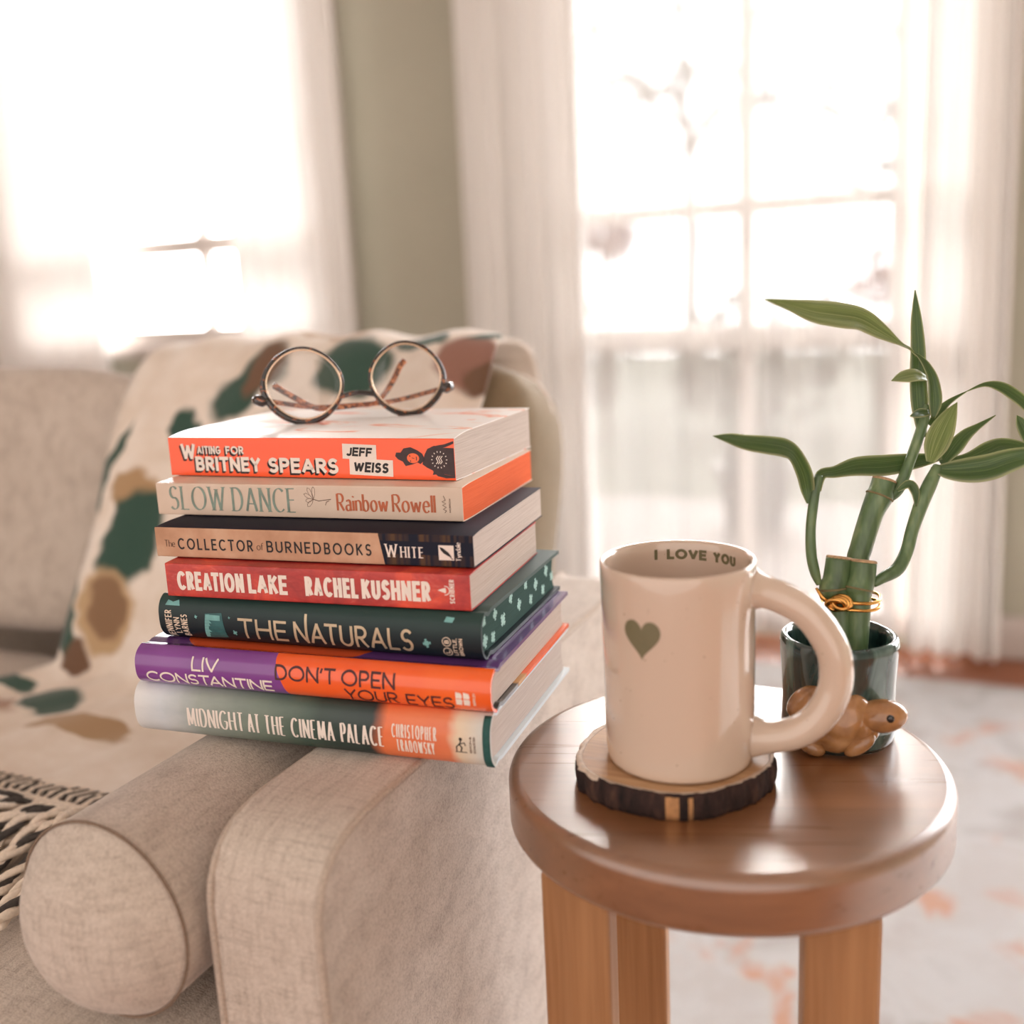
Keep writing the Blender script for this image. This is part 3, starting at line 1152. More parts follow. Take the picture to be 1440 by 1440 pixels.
# ------------------------------------------------------------------ mug
t = NT('mug_glaze')
sp = t.n.new('ShaderNodeTexVoronoi')
sp.inputs['Scale'].default_value = 210
t.l.new(t.tc(), sp.inputs['Vector'])
speck = t.maprange(sp.outputs['Distance'], .06, .12, 1, 0)
gate = t.maprange(t.noise(95, 1), .55, .57, 0, .85)
c = t.ramp(t.noise(9, 2), [(0.3, (206, 184, 166)), (0.7, (210, 189, 171))])
c = t.mix(t.math('MULTIPLY', speck, gate), c, (120, 84, 60))
t.set(c, .16, coat=1.0, coat_rough=.05)
plain('olive_print', (112, 106, 78), .35, var=.03, scale=80, coat=.3)
MU = empty('coffee_mug', (-.1416, .5260, TZ + .0155))
tag(MU, 'tall cream speckled mug with olive heart standing on the wooden coaster', 'mug')
g = G()
Hm = .1136


def rm(z):
    return .0410 + (.0421 - .0410) * z / Hm


prof = [(.005, .0012), (.034, .0012), (.0352, .0002), (.0388, .0002), (.0400, .0008), (.0406, .0022), (.0409, .005)]
prof += [(rm(z), z) for z in (.012, .03, .05, .07, .09, .105, .1105)]
prof += [(.0419, .1126), (.0411, .1136), (.0402, .1131), (.0393, .1115)]
prof += [(rm(z) - .0032, z) for z in (.105, .09, .07, .05, .03, .014)] + [(.0365, .0085), (.033, .0062), (.005, .006)]
g.lathe(prof, 96)
g.build('body', 'mug_glaze', MU, True)
pa = math.radians(7.0)
hu = Vector((math.cos(pa), math.sin(pa), 0))
hp = [(.0395, .0975), (.048, .0957), (.0582, .092), (.0680, .0858), (.0752, .0775), (.0812, .0665), (.0833, .0560), (.0828, .0440), (.0785, .0330), (.0720, .0240), (.0620, .0170), (.050, .0138), (.0395, .0133)]
pts = [hu * u + Vector((0, 0, z)) for u, z in spline(hp, 5)]
n_ = len(pts)
rads = [.0089 + .0035 * math.exp(-((k / (n_ - 1)) / .05) ** 2) + .003 * math.exp(-((1 - k / (n_ - 1)) / .05) ** 2) for k in range(n_)]
g = G()
g.tube(pts, rads, 20)
g.build('handle', 'mug_glaze', MU, True)
# heart on the outside
quads = []
ha, hz = math.radians(-101.6), .0775
n_ = 60
hpts = []
for k in range(n_):
    a = 2 * PI * k / n_
    hpts.append(Vector((math.sin(a) ** 3, (13 * math.cos(a) - 5 * math.cos(2 * a) - 2 * math.cos(3 * a) - math.cos(4 * a)) / 14.5 + .16)))
for k in range(n_):
    p, q_ = hpts[k], hpts[(k + 1) % n_]
    for j in range(5):
        quads.append((p * (j / 5 + .0001), p * ((j + 1) / 5), q_ * ((j + 1) / 5), q_ * (j / 5 + .0001)))


def outer(u, v, lift):
    a = ha + u * .0104 / .0415
    z = hz + .0017 + v * .0108
    r = rm(z) + lift
    return (r * math.cos(a), r * math.sin(a), z)


decal('heart_print', quads, outer, 'olive_print', MU, mm=False)


def inner(u, v, lift):
    a = math.radians(125.0 - u)
    r = rm(v) - .0032 - lift
    return (r * math.cos(a), r * math.sin(a), v)


q = []
for w, a0, a1, z0 in (('I', 125.2 - 124.9, 3.6, .1034), ('LOVE', 11.0, 45.5, .1030), ('YOU', 51.5, 76, .1022)):
    q += lay_text(w, a0, a1, 0, 10, t=.27, gap=.34) if w != 'I' else rect(.2, 0, 3.0, 10, 2, 4)


def inner2(u, v, lift):
    return inner(u, .1032 - u * .000008 + v * .00060 - .0004, lift)


decal('inside_lettering', q, inner2, 'olive_print', MU, mm=False)

# ================================================================== POTTED BAMBOO
t = NT('teal_glaze')
n1 = t.noise(1, 3, .6, t.mapping((60, 60, 14)), .8)
c = t.ramp(n1, [(0.32, (16, 34, 36)), (0.52, (40, 66, 64)), (0.75, (104, 130, 122))])
t.set(c, .12, coat=.8, coat_rough=.04)
t.bump(n1, .25, .002)
t = NT('turtle_glaze')
n1 = t.noise(70, 3)
t.set(t.ramp(n1, [(0.3, (132, 88, 50)), (0.6, (176, 126, 80)), (0.8, (196, 150, 104))]), .18, coat=.7)
plain('black_glaze', (22, 16, 14), .15, var=.05, coat=.5)
plain('dark_soil', (48, 42, 36), .9, var=.4, scale=200, bump=.6)
t = NT('bamboo_stalk')
n1 = t.noise(1, 3, .6, t.mapping((90, 90, 14)))
t.set(t.ramp(n1, [(0.25, (56, 78, 50)), (0.5, (88, 114, 74)), (0.8, (148, 164, 118))]), .38, coat=.2)
t.bump(t.noise(1, 2, .5, t.mapping((900, 900, 20))), .15, .0005)
plain('cut_end', (176, 146, 112), .8, var=.35, scale=260, bump=.4)
plain('node_ring', (120, 110, 74), .7, var=.2, scale=200)
def leaf_mat(name, c0, c1, c2, rim):
    t = NT(name)
    uvn = t.n.new('ShaderNodeUVMap')
    uvn.uv_map = 'UVMap'
    ed = t.math('ABSOLUTE', t.math('SUBTRACT', t.axis(0, uvn.outputs[0]), .5))
    st_ = t.noise(1, 2, .5, t.mapping((22, 1.2, 1), src=uvn.outputs[0]))
    c = t.ramp(st_, [(0.3, c0), (0.55, c1), (0.75, c2)])
    c = t.mix(t.maprange(ed, .36, .48, 0, .75), c, rim)
    t.set(c, .35, coat=.15)
    tl = t.n.new('ShaderNodeBsdfTranslucent')
    t.l.new(t.mix(.5, c, (176, 190, 110)), tl.inputs[0])
    mx = t.n.new('ShaderNodeMixShader')
    mx.inputs[0].default_value = .38
    t.l.new(t.b.outputs[0], mx.inputs[1])
    t.l.new(tl.outputs[0], mx.inputs[2])
    t.l.new(mx.outputs[0], t.out.inputs[0])


leaf_mat('bamboo_leaf', (46, 74, 46), (78, 106, 62), (148, 162, 106), (206, 208, 160))
leaf_mat('pale_backlit_leaf', (92, 114, 66), (142, 156, 98), (200, 204, 150), (206, 208, 160))  # paler leaf copy, light shining through the blade put into its colour
t = NT('gold_tie')
t.set((226, 170, 96), .22, metal=1.0)

PC = Vector((-.066, .612, TZ))
PL = tag(empty('potted_bamboo', PC), 'lucky bamboo plant in a teal glazed pot with a brown turtle, behind the mug', 'plant')


def pwarp(q, z):
    return 1 + .014 * math.cos(4 * q + .7) + .010 * math.sin(7 * q + z * 70) * (1 if z < .06 else .3) + .012 * math.sin(2 * q + 1)


g = G()
g.lathe([(.005, .002), (.029, .002), (.031, .0004), (.0325, .003), (.0335, .008), (.0328, .014), (.0322, .025), (.0325, .04), (.0335, .054), (.0340, .060), (.0334, .0638), (.0318, .0655), (.0298, .0646), (.0284, .061), (.028, .05), (.028, .02), (.005, .018)], 96, warp=pwarp)
g.build('pot', 'teal_glaze', PL, True)
g = G()
g.lathe([(.0005, .0335), (.012, .034), (.0265, .033), (.0268, .026), (.0005, .026)], 48)
g.build('soil', 'dark_soil', PL, True)
# turtle relief
vd = Vector((PC.x, PC.y, 0)).normalized()
sd = Vector((vd.y, -vd.x, 0))


def tp(s_, f_, z):
    """sideways, towards the viewer's side of the pot, height"""
    return sd * s_ - vd * f_ + Vector((0, 0, z))


rotm = Matrix((sd, -vd, Vector((0, 0, 1)))).transposed()
tilt = rotm @ Matrix.Rotation(math.radians(16), 3, 'Y')
g = G()


def shell(d):
    k = 1
    for a in (-.55, .05, .6):
        k -= .11 * math.exp(-((d.x - a - .15 * d.z) / .06) ** 2)
    k -= .09 * math.exp(-((d.z + .35) / .06) ** 2)
    return k


g.ball(tp(-.0025, .0285, .0225), (.0268, .0135, .0205), 48, 30, rot=tilt, fn=shell)
g.ball(tp(.0235, .0300, .0268), (.0150, .0100, .0098), 28, 18, rot=rotm @ Matrix.Rotation(math.radians(-6), 3, 'Y'), fn=lambda d: 1 - .10 * max(0, -d.x))
g.ball(tp(.0125, .0345, .0100), (.0105, .0055, .0050), 20, 12, rot=rotm @ Matrix.Rotation(math.radians(-40), 3, 'Y'))
g.ball(tp(-.014, .0335, .0060), (.0085, .0055, .0050), 20, 12, rot=rotm @ Matrix.Rotation(math.radians(25), 3, 'Y'))
tu = g.build('turtle_relief', 'turtle_glaze', PL, True)
tu['label'] = 'brown glazed turtle with a dark eye'
g = G()
g.ball(tp(.0285, .0392, .0292), (.0022, .0012, .0024), 16, 10, rot=rotm)
g.build('eye', 'black_glaze', tu, True)

PLANT = {
    'stalk1': [(0.0031, -0.0034, 0.0511, 0.0111), (0.0006, 0.0007, 0.074, 0.0136), (-0.0016, 0.0029, 0.0874, 0.0153), (-0.0041, 0.0027, 0.0917, 0.017), (-0.0028, 0.0045, 0.097, 0.0158), (-0.0017, 0.0079, 0.1095, 0.0153)],
    'stalk2': [(0.0113, -0.0044, 0.05, 0.011), (0.0107, 0.001, 0.0748, 0.0135), (0.0101, 0.0038, 0.0881, 0.0152), (0.0099, 0.0047, 0.0922, 0.0173), (0.0112, 0.0065, 0.0975, 0.0161), (0.0119, 0.0092, 0.1078, 0.0161)],
    'stalk3': [(0.0074, 0.0104, 0.0489, 0.0113), (0.0072, 0.022, 0.0997, 0.013), (0.0091, 0.0258, 0.1123, 0.0134), (0.0141, 0.0327, 0.1323, 0.0139), (0.018, 0.0368, 0.1423, 0.016), (0.019, 0.0382, 0.1464, 0.0147), (0.0217, 0.0421, 0.1581, 0.0143)],
    'shootA': [(-0.012, -0.0002, 0.0946, 0.0034), (-0.0146, 0.0003, 0.1018, 0.006), (-0.017, 0.0016, 0.1123, 0.0064), (-0.018, 0.0045, 0.1269, 0.006), (-0.0174, 0.0077, 0.1393, 0.006), (-0.0163, 0.0106, 0.1496, 0.0055), (-0.0147, 0.0134, 0.1587, 0.0043)],
    'shootB': [(0.0179, 0.0088, 0.0943, 0.0042), (0.0232, 0.0121, 0.0981, 0.0068), (0.0306, 0.0186, 0.1022, 0.0081), (0.0351, 0.0251, 0.1117, 0.0077), (0.0376, 0.0291, 0.1241, 0.0077), (0.042, 0.0346, 0.1392, 0.0085), (0.0462, 0.0391, 0.1506, 0.0085), (0.0504, 0.0434, 0.1608, 0.006)],
    'shootC': [(0.0193, 0.0371, 0.1414, 0.0052), (0.024, 0.0395, 0.1424, 0.0074), (0.0289, 0.0429, 0.1476, 0.0074), (0.0331, 0.0476, 0.1597, 0.0065), (0.0376, 0.0531, 0.1743, 0.0065), (0.0403, 0.0567, 0.1847, 0.0061), (0.0422, 0.06, 0.1952, 0.0052)],
    'leaf_a1': [(-0.0199, 0.0073, 0.1423, 0.0017), (-0.0206, 0.0087, 0.1499, 0.006), (-0.0224, 0.006, 0.1611, 0.0072), (-0.0269, -0.0001, 0.1727, 0.0067), (-0.032, -0.0069, 0.1778, 0.0083), (-0.0399, -0.0154, 0.1807, 0.0082), (-0.0503, -0.025, 0.1836, 0.0069), (-0.0587, -0.0336, 0.1872, 0.0045), (-0.0657, -0.0419, 0.1895, 0.0004)],
    'leaf_a2': [(-0.0159, 0.0108, 0.1496, 0.0043), (-0.0138, 0.0159, 0.1583, 0.0051), (-0.0066, 0.0238, 0.1588, 0.006), (0.0047, 0.0338, 0.1605, 0.0095), (0.0202, 0.0452, 0.1598, 0.0105), (0.0358, 0.057, 0.1608, 0.0079), (0.0476, 0.067, 0.1617, 0.0044), (0.0567, 0.076, 0.1631, 0.0004)],
    'leaf_b1': [(0.0462, 0.0413, 0.1598, 0.0009), (0.0545, 0.0402, 0.1585, 0.0076), (0.0661, 0.041, 0.1586, 0.0118), (0.0775, 0.0421, 0.1604, 0.0125), (0.0886, 0.0437, 0.1646, 0.0108), (0.0996, 0.045, 0.168, 0.0074), (0.1105, 0.046, 0.1706, 0.0008)],
    'leaf_b2': [(0.0511, 0.0442, 0.1629, 0.0026), (0.0658, 0.0598, 0.1628, 0.0052), (0.0775, 0.0704, 0.1662, 0.0087), (0.0854, 0.079, 0.1685, 0.007), (0.0977, 0.0884, 0.1655, 0.0053), (0.1102, 0.0972, 0.1599, 0.0009)],
    'leaf_b3': [(0.0456, 0.0418, 0.1631, 0.0034), (0.048, 0.0469, 0.171, 0.0103), (0.051, 0.0526, 0.1797, 0.0111), (0.0549, 0.0587, 0.1889, 0.0069), (0.0588, 0.0644, 0.1964, 0.0004)],
    'leaf_b4': [(0.0523, 0.0445, 0.162, 0.0034), (0.0585, 0.0537, 0.1701, 0.0069), (0.0644, 0.0603, 0.1771, 0.0056), (0.0709, 0.0665, 0.1815, 0.003), (0.0805, 0.0744, 0.1874, 0.0004)],
    'leaf_b5': [(0.0284, 0.0314, 0.1472, 0.0013), (0.0346, 0.0328, 0.151, 0.0043), (0.0383, 0.0334, 0.1463, 0.0038), (0.0391, 0.0297, 0.1384, 0.0008)],
    'leaf_c1': [(0.0403, 0.0547, 0.1762, 0.0035), (0.0379, 0.0581, 0.1954, 0.0074), (0.0364, 0.0613, 0.2124, 0.0074), (0.0356, 0.0649, 0.2293, 0.0065), (0.0342, 0.0677, 0.2442, 0.0052), (0.0333, 0.0698, 0.2548, 0.003), (0.0325, 0.0716, 0.2641, 0.0004)],
    'leaf_c2': [(0.046, 0.0512, 0.1885, 0.0017), (0.0468, 0.0516, 0.1983, 0.006), (0.0451, 0.0537, 0.2108, 0.0051), (0.0412, 0.0561, 0.2192, 0.0039), (0.0369, 0.0577, 0.2247, 0.0021), (0.0332, 0.0588, 0.2272, 0.0004)],
    'leaf_c3': [(0.0411, 0.0544, 0.2121, 0.0026), (0.0358, 0.0459, 0.2146, 0.0064), (0.0291, 0.0382, 0.2141, 0.0059), (0.0233, 0.0309, 0.2131, 0.0004)],
    'leaf_c4': [(0.0435, 0.0508, 0.1919, 0.0026), (0.0397, 0.0469, 0.192, 0.0047), (0.0364, 0.0408, 0.1914, 0.0034), (0.0338, 0.0374, 0.1914, 0.0004)],
    'leaf_c5': [(0.0443, 0.0582, 0.1832, 0.0026), (0.0487, 0.0641, 0.1903, 0.0043), (0.0543, 0.0702, 0.1962, 0.0026), (0.064, 0.0804, 0.2016, 0.0004)],
    'leaf_c6': [(0.0346, 0.0635, 0.2251, 0.0009), (0.0316, 0.0575, 0.2295, 0.0013), (0.0262, 0.0504, 0.2334, 0.0021), (0.0163, 0.0409, 0.2409, 0.0076), (0.005, 0.0308, 0.2487, 0.0117), (-0.0058, 0.0198, 0.2516, 0.0133), (-0.0183, 0.0081, 0.2544, 0.0115), (-0.0306, -0.0031, 0.2592, 0.0057), (-0.0422, -0.0141, 0.2635, 0.0004)],
    'leaf_d': [(0.064, 0.0804, 0.2016, 0.0004), (0.0735, 0.0876, 0.2048, 0.0022), (0.0821, 0.0933, 0.2029, 0.0053), (0.0904, 0.0981, 0.1975, 0.0062), (0.0989, 0.1024, 0.1894, 0.0053), (0.1076, 0.1034, 0.1769, 0.0013)],
    'leaf_e': [(0.0928, 0.0919, 0.1853, 0.0004), (0.0954, 0.092, 0.1805, 0.0053), (0.099, 0.0918, 0.173, 0.0062), (0.1027, 0.0907, 0.1608, 0.0009)],
}


def leaf(name, path, parent, mat='bamboo_leaf', spin=0.0):
    P = spline(path, 5)
    n = len(P)
    V, UV, F = [], [], []
    toc = -vd
    for k, p in enumerate(P):
        c = Vector(p[:3])
        a, b = Vector(P[max(k - 1, 0)][:3]), Vector(P[min(k + 1, n - 1)][:3])
        tg = (b - a).normalized()
        nrm = (Vector((0, 0, .55)) + toc)
        nrm = (nrm - tg * nrm.dot(tg)).normalized()
        nrm = Matrix.Rotation(spin * (k / n), 3, tg) @ nrm
        wd = tg.cross(nrm).normalized()
        w = max(p[3] * 1.3, .0004) / 2
        for j, s_ in enumerate((-1, -.5, 0, .5, 1)):
            V.append(c + wd * w * s_ + nrm * w * (.28 * abs(s_) - .1))
            UV.append((j / 4, k / (n - 1)))
    for k in range(n - 1):
        for j in range(4):
            i = k * 5 + j
            F.append((i, i + 1, i + 6, i + 5))
    me = bpy.data.meshes.new(name)
    me.from_pydata([tuple(v) for v in V], [], F)
    ul = me.uv_layers.new(name='UVMap')
    for lp in me.loops:
        ul.data[lp.index].uv = UV[lp.vertex_index]
    o = link(name, me, mat, parent, True)
    m = o.modifiers.new('thickness', 'SOLIDIFY')
    m.thickness = .0005
    m.offset = 0
    return o


for k, path in PLANT.items():
    if k.startswith('leaf'):
        leaf('leaf', path, PL, 'pale_backlit_leaf' if k in ('leaf_c6', 'leaf_b3', 'leaf_c3') else 'bamboo_leaf', {'leaf_a1': -.7, 'leaf_c2': .5}.get(k, 0.0))
    else:
        P = list(path)
        if k.startswith('stalk'):
            a, b = Vector(P[0][:3]), Vector(P[1][:3])
            d = (a - b).normalized()
            e_ = a + d * ((a.z - .032) / max(-d.z, .2))
            P = [(e_.x, e_.y, e_.z, P[0][3])] + P
        if k == 'stalk3':
            P[-1] = tuple(.45 * a + .55 * b for a, b in zip(P[-1], P[-2]))
        sp = spline(P, 5)
        g = G()
        g.tube([p[:3] for p in sp], [p[3] / 2 for p in sp], 20)
        o = g.build('stalk' if k.startswith('stalk') else 'shoot', 'bamboo_stalk', PL, True)
        if k.startswith('stalk'):
            top, pre = Vector(sp[-1][:3]), Vector(sp[-3][:3])
            ax = (top - pre).normalized()
            g = G()
            r = sp[-1][3] / 2
            g.tube([top - ax * .0004, top + ax * .0009, top + ax * .0013], [r * 1.01, r * .98, r * .8], 20)
            g.build('cut_end', 'cut_end', o, True)
            nd = max(sp, key=lambda p: p[3])
            i = sp.index(nd)
            ax = (Vector(sp[i + 1][:3]) - Vector(sp[i - 1][:3])).normalized()
            c = Vector(nd[:3])
            u_ = ax.orthogonal().normalized()
            w_ = ax.cross(u_)
            g = G()
            g.loop([c + (u_ * math.cos(2 * PI * j / 32) + w_ * math.sin(2 * PI * j / 32)) * nd[3] / 2 for j in range(32)], .0007, 6)
            g.build('node_ring', 'node_ring', o, True)
# gold tie round the three stalks
g = G()
for dz in (-.0022, .0022):
    pts = []
    for j in range(60):
        a = 2 * PI * j / 60
        pts.append(Vector((.0052 + .0168 * math.cos(a), .0090 + .0150 * math.sin(a) + .0012 * math.cos(a), .0835 + dz + .0006 * math.sin(3 * a))))
    g.loop(pts, .0011, 8)
k_ = Vector((-.0005, -.0068, .0850))
for j in range(4):
    a = j * .9
    g.loop([k_ + Vector((.0052 * math.cos(q_) - .001 + j * .0012, -.001 - .0018 * math.sin(q_ + a), .0036 * math.sin(q_) + .0006 * j)) for q_ in [2 * PI * i / 24 for i in range(24)]], .0013, 8)
g.tube([k_ + Vector((-.004, 0, 0)), k_ + Vector((-.009, .0005, .004)), k_ + Vector((-.0125, .001, .009))], [.0014, .0012, .0008], 8)
o = g.build('gold_tie', 'gold_tie', PL, True)
o['label'] = 'shiny gold wire tie'

# ================================================================== BOOKS
pages('cream_pages', (170, 152, 138), (196, 180, 168))
pages('white_pages', (174, 157, 145), (202, 188, 178))
pages('orange_pages', (206, 84, 40), (226, 104, 56))
pages('green_pages', (34, 60, 54), (50, 78, 70))
plain('pale_green_print', (150, 186, 176), .6, var=.08, scale=300)
plain('board_black', (28, 26, 28), .4, var=.1, coat=.3)
plain('ink_black', (24, 20, 22), .5, var=.05)
plain('ink_white', (238, 226, 216), .5, var=.03)
plain('ink_cream', (232, 212, 190), .5, var=.03)
plain('ink_dark_red', (74, 30, 28), .5, var=.05)
plain('ink_sage', (128, 146, 134), .5, var=.25, scale=120)
plain('ink_rust', (186, 96, 58), .5, var=.12, scale=120)
plain('ink_brown', (96, 66, 48), .5, var=.1, scale=120)
plain('ink_foil', (196, 178, 150), .35, var=.1, scale=90, metal=.35)
plain('ink_teal', (112, 170, 168), .45, var=.2, scale=130)
plain('ink_teal_dark', (40, 92, 94), .45, var=.3, scale=160)
plain('ink_orange', (250, 112, 66), .5, var=.06)
plain('ink_shirt', (58, 40, 42), .5, var=.2, scale=200)


def cover_mat(name, build, rough=.35, coat=.25, bump=0.0):
    t = NT(name)
    c = build(t)
    t.set(c, rough, coat=coat, coat_rough=.12)
    return t.m


def is_spine(t, lim=.0009):
    return t.math('LESS_THAN', t.axis(1), lim)


def c_orange(t):
    art = t.ramp(t.noise(1, 3, .6, t.mapping((16, 34, 1), (2.2, 1, 0)), 1.2), [(0.56, (248, 242, 238)), (0.62, (250, 190, 166)), (0.66, (246, 120, 80)), (0.72, (250, 210, 194))])
    base = t.ramp(t.noise(20, 2), [(0.3, (255, 92, 42)), (0.7, (255, 99, 50))])
    return t.mix(is_spine(t), art, base)


def c_cream(t):
    return t.ramp(t.noise(40, 3), [(0.3, (214, 192, 172)), (0.7, (222, 200, 182))])


def c_navy_tan(t):
    x = t.axis(0)
    tan = t.ramp(t.noise(45, 4), [(0.3, (184, 142, 114)), (0.5, (198, 156, 128)), (0.75, (212, 176, 148))])
    bk = t.noise(1, 2, .5, t.mapping((150, 1, 1)))
    z = t.axis(2)
    row = t.math('GREATER_THAN', t.math('SINE', t.math('MULTIPLY', z, 420)), .1)
    shelf = t.mix(t.math('MULTIPLY', row, t.maprange(bk, .45, .6, 0, .8)), (28, 32, 48), (96, 70, 48))
    edge = t.math('ADD', x, t.math('MULTIPLY', z, .18))
    sp = t.mix(t.math('GREATER_THAN', edge, .0512), tan, shelf)
    return t.mix(is_spine(t), (20, 22, 40), sp)


def c_red(t):
    n1 = t.noise(26, 5, .6, None, .8)
    n2 = t.noise(1, 4, .65, t.mapping((60, 60, 140)), 1.5)
    c = t.ramp(n1, [(0.34, (138, 30, 32)), (0.47, (176, 42, 40)), (0.56, (198, 56, 46)), (0.66, (240, 84, 50))])
    return t.mix(.35, c, t.ramp(n2, [(0.35, (150, 40, 40)), (0.6, (196, 70, 60)), (0.7, (216, 120, 104))]))


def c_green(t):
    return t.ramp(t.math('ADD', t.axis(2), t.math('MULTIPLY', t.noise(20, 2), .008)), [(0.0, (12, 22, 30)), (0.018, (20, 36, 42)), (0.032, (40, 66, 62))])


def c_purple_orange(t):
    x, y, z = t.axis(0), t.axis(1), t.axis(2)
    wob = t.noise(1, 2, .5, t.mapping((14, 14, 14)))
    e = t.math('ADD', t.math('ADD', x, t.math('MULTIPLY', z, .35)), t.math('MULTIPLY', wob, .01))
    sp_or = t.math('GREATER_THAN', e, -.006)
    purple = t.ramp(t.noise(14, 2), [(0.3, (118, 54, 138)), (0.7, (142, 78, 160))])
    orange = t.ramp(t.noise(18, 3), [(0.3, (240, 84, 26)), (0.7, (246, 104, 36))])
    sp = t.mix(sp_or, purple, orange)
    cx = t.math('MULTIPLY', t.math('ADD', x, .028), 1 / .065)
    cy = t.math('MULTIPLY', t.math('SUBTRACT', y, .02), 1 / .022)
    d = t.math('ADD', t.math('MULTIPLY', cx, cx), t.math('MULTIPLY', cy, cy))
    top = t.mix(t.math('LESS_THAN', d, 1.0), (92, 56, 112), (206, 84, 44))
    topside = t.math('MULTIPLY', t.math('GREATER_THAN', y, .0035), t.math('GREATER_THAN', z, .013))
    bot = t.mix(t.maprange(y, .040, .044), (36, 30, 28), t.mix(t.maprange(y, .056, .060), (196, 142, 82), (240, 96, 40)))
    botside = t.math('MULTIPLY', t.math('GREATER_THAN', y, .0035), t.math('LESS_THAN', z, .013))
    return t.mix(botside, t.mix(topside, sp, top), bot)


def c_gradient(t):
    x = t.axis(0)
    e = t.math('ADD', x, t.math('MULTIPLY', t.math('SUBTRACT', t.noise(1, 3, .6, t.mapping((26, 26, 26))), .5), .02))
    f = t.maprange(e, -.1205, .1205)
    sp = t.ramp(f, [(0.0, (222, 222, 222)), (0.10, (204, 210, 216)), (0.20, (150, 160, 154)), (0.38, (112, 128, 116)), (0.52, (66, 88, 78)), (0.56, (46, 66, 60)), (0.69, (36, 54, 54)), (0.735, (232, 122, 72)), (0.89, (226, 126, 84)), (0.915, (226, 206, 180)), (0.98, (206, 206, 200))])
    nt = t.noise(1, 4, .6, t.mapping((30, 30, 90)))
    sp = t.mix(.16, sp, t.ramp(nt, [(0.3, (40, 50, 50)), (0.7, (236, 220, 206))]), 'OVERLAY')
    return t.mix(t.math('GREATER_THAN', t.axis(1), .004), sp, (206, 214, 218))


cover_mat('cover_orange', c_orange, .3, .3)
cover_mat('cover_cream', c_cream, .5, .1)
cover_mat('cover_navy_tan', c_navy_tan, .65, .0)
MATS['cover_navy_tan'].node_tree.nodes['Principled BSDF'].inputs['Specular IOR Level'].default_value = .2
cover_mat('cover_red', c_red, .42, .2)
cover_mat('cover_green', c_green, .45, .08)
MATS['cover_green'].node_tree.nodes['Principled BSDF'].inputs['Specular IOR Level'].default_value = .3
cover_mat('cover_purple', c_purple_orange, .22, .6)
cover_mat('cover_gradient', c_gradient, .45, .2)
plain('cloth_teal', (30, 84, 80), .6, var=.12, scale=300, bump=.3)

GROUP = 'books stacked on the sofa arm'


def extrude_profile(name, prof, x0, x1, mat, parent, inner=None, smooth_from=None):
    """closed profile in (y, z) swept along x; inner = open inner path (same count) for a shell"""
    n = len(prof)
    V, F = [], []
    if inner is None:
        for x in (x0, x1):
            V += [(x, y, z) for y, z in prof]
        F.append(tuple(range(n)))
        F.append(tuple(range(2 * n - 1, n - 1, -1)))
        for k in range(n):
            k2 = (k + 1) % n
            F.append((k, k + n, k2 + n, k2))
    else:
        for x in (x0, x1):
            V += [(x, y, z) for y, z in prof] + [(x, y, z) for y, z in inner]
        m = 2 * n
        for k in range(n - 1):
            F.append((k, k + 1, m + k + 1, m + k))
            F.append((n + k, m + n + k, m + n + k + 1, n + k + 1))
            F.append((k, n + k, n + k + 1, k + 1))
            F.append((m + k, m + k + 1, m + n + k + 1, m + n + k))
        for k in (0, n - 1):
            F.append((k, m + k, m + n + k, n + k))
    return mesh(name, V, F, mat, parent)


def smooth_angle(o, ang=32):
    for p in o.data.polygons:
        p.use_smooth = True
    me = o.data
    bm = bmesh.new()
    bm.from_mesh(me)
    for e in bm.edges:
        if len(e.link_faces) != 2 or e.calc_face_angle(0) > math.radians(ang):
            e.smooth = False
    bm.to_mesh(me)
    bm.free()
    return o


def ease(v):
    v = max(0.0, min(1.0, v))
    return 1 - (1 - v) ** 2.2


def paperback(mid, rz, L, T, Wd, cover, paper, label, st=.0012, sb=.0008, run=.022):
    e = tag(empty('paperback_book', mid, math.radians(rz)), label, 'book', GROUP)
    ys = [Wd, Wd * .7, .05, .032, run, run * .8, run * .6, run * .42, run * .28, run * .16, run * .08, .0009]
    top = [(y, T - st * (1 - ease(y / run))) for y in ys]
    bot = [(y, sb * (1 - ease(y / run))) for y in reversed(ys)]
    zt, zb = top[-1][1], bot[0][1]
    r = .0007
    corner_t = [(r - r * math.sin(a), zt - r + r * math.cos(a)) for a in [PI / 2 * k / 4 for k in range(1, 5)]]
    corner_b = [(r - r * math.cos(a), zb + r - r * math.sin(a)) for a in [PI / 2 * k / 4 for k in range(0, 4)]]
    prof = top + corner_t + [(0, zt - (zt - zb) * k / 6) for k in range(1, 6)] + corner_b + bot
    th_ = .00045
    inner = []
    for k, (y, z) in enumerate(prof):
        a, b = prof[max(k - 1, 0)], prof[min(k + 1, len(prof) - 1)]
        d = Vector((b[0] - a[0], b[1] - a[1])).normalized()
        nrm = Vector((-d.y, d.x))
        inner.append((y + nrm.x * th_, z + nrm.y * th_))
    smooth_angle(extrude_profile('cover', prof, -L / 2, L / 2, cover, e, inner))
    pg = [(max(y, .0014), min(max(z, zb * 0 + .0002), T)) for y, z in inner]
    pin = []
    for (y, z) in inner:
        pin.append((min(max(y + (.0002 if y < .002 else 0), .0006), Wd - .0006), z + (-.00006 if z > T / 2 else .00006)))
    smooth_angle(extrude_profile('page_block', pin, -L / 2 + .0004, L / 2 - .0005, paper, e))

    def surf(u, v, lift):
        return (u, -lift, v)
    return e, surf


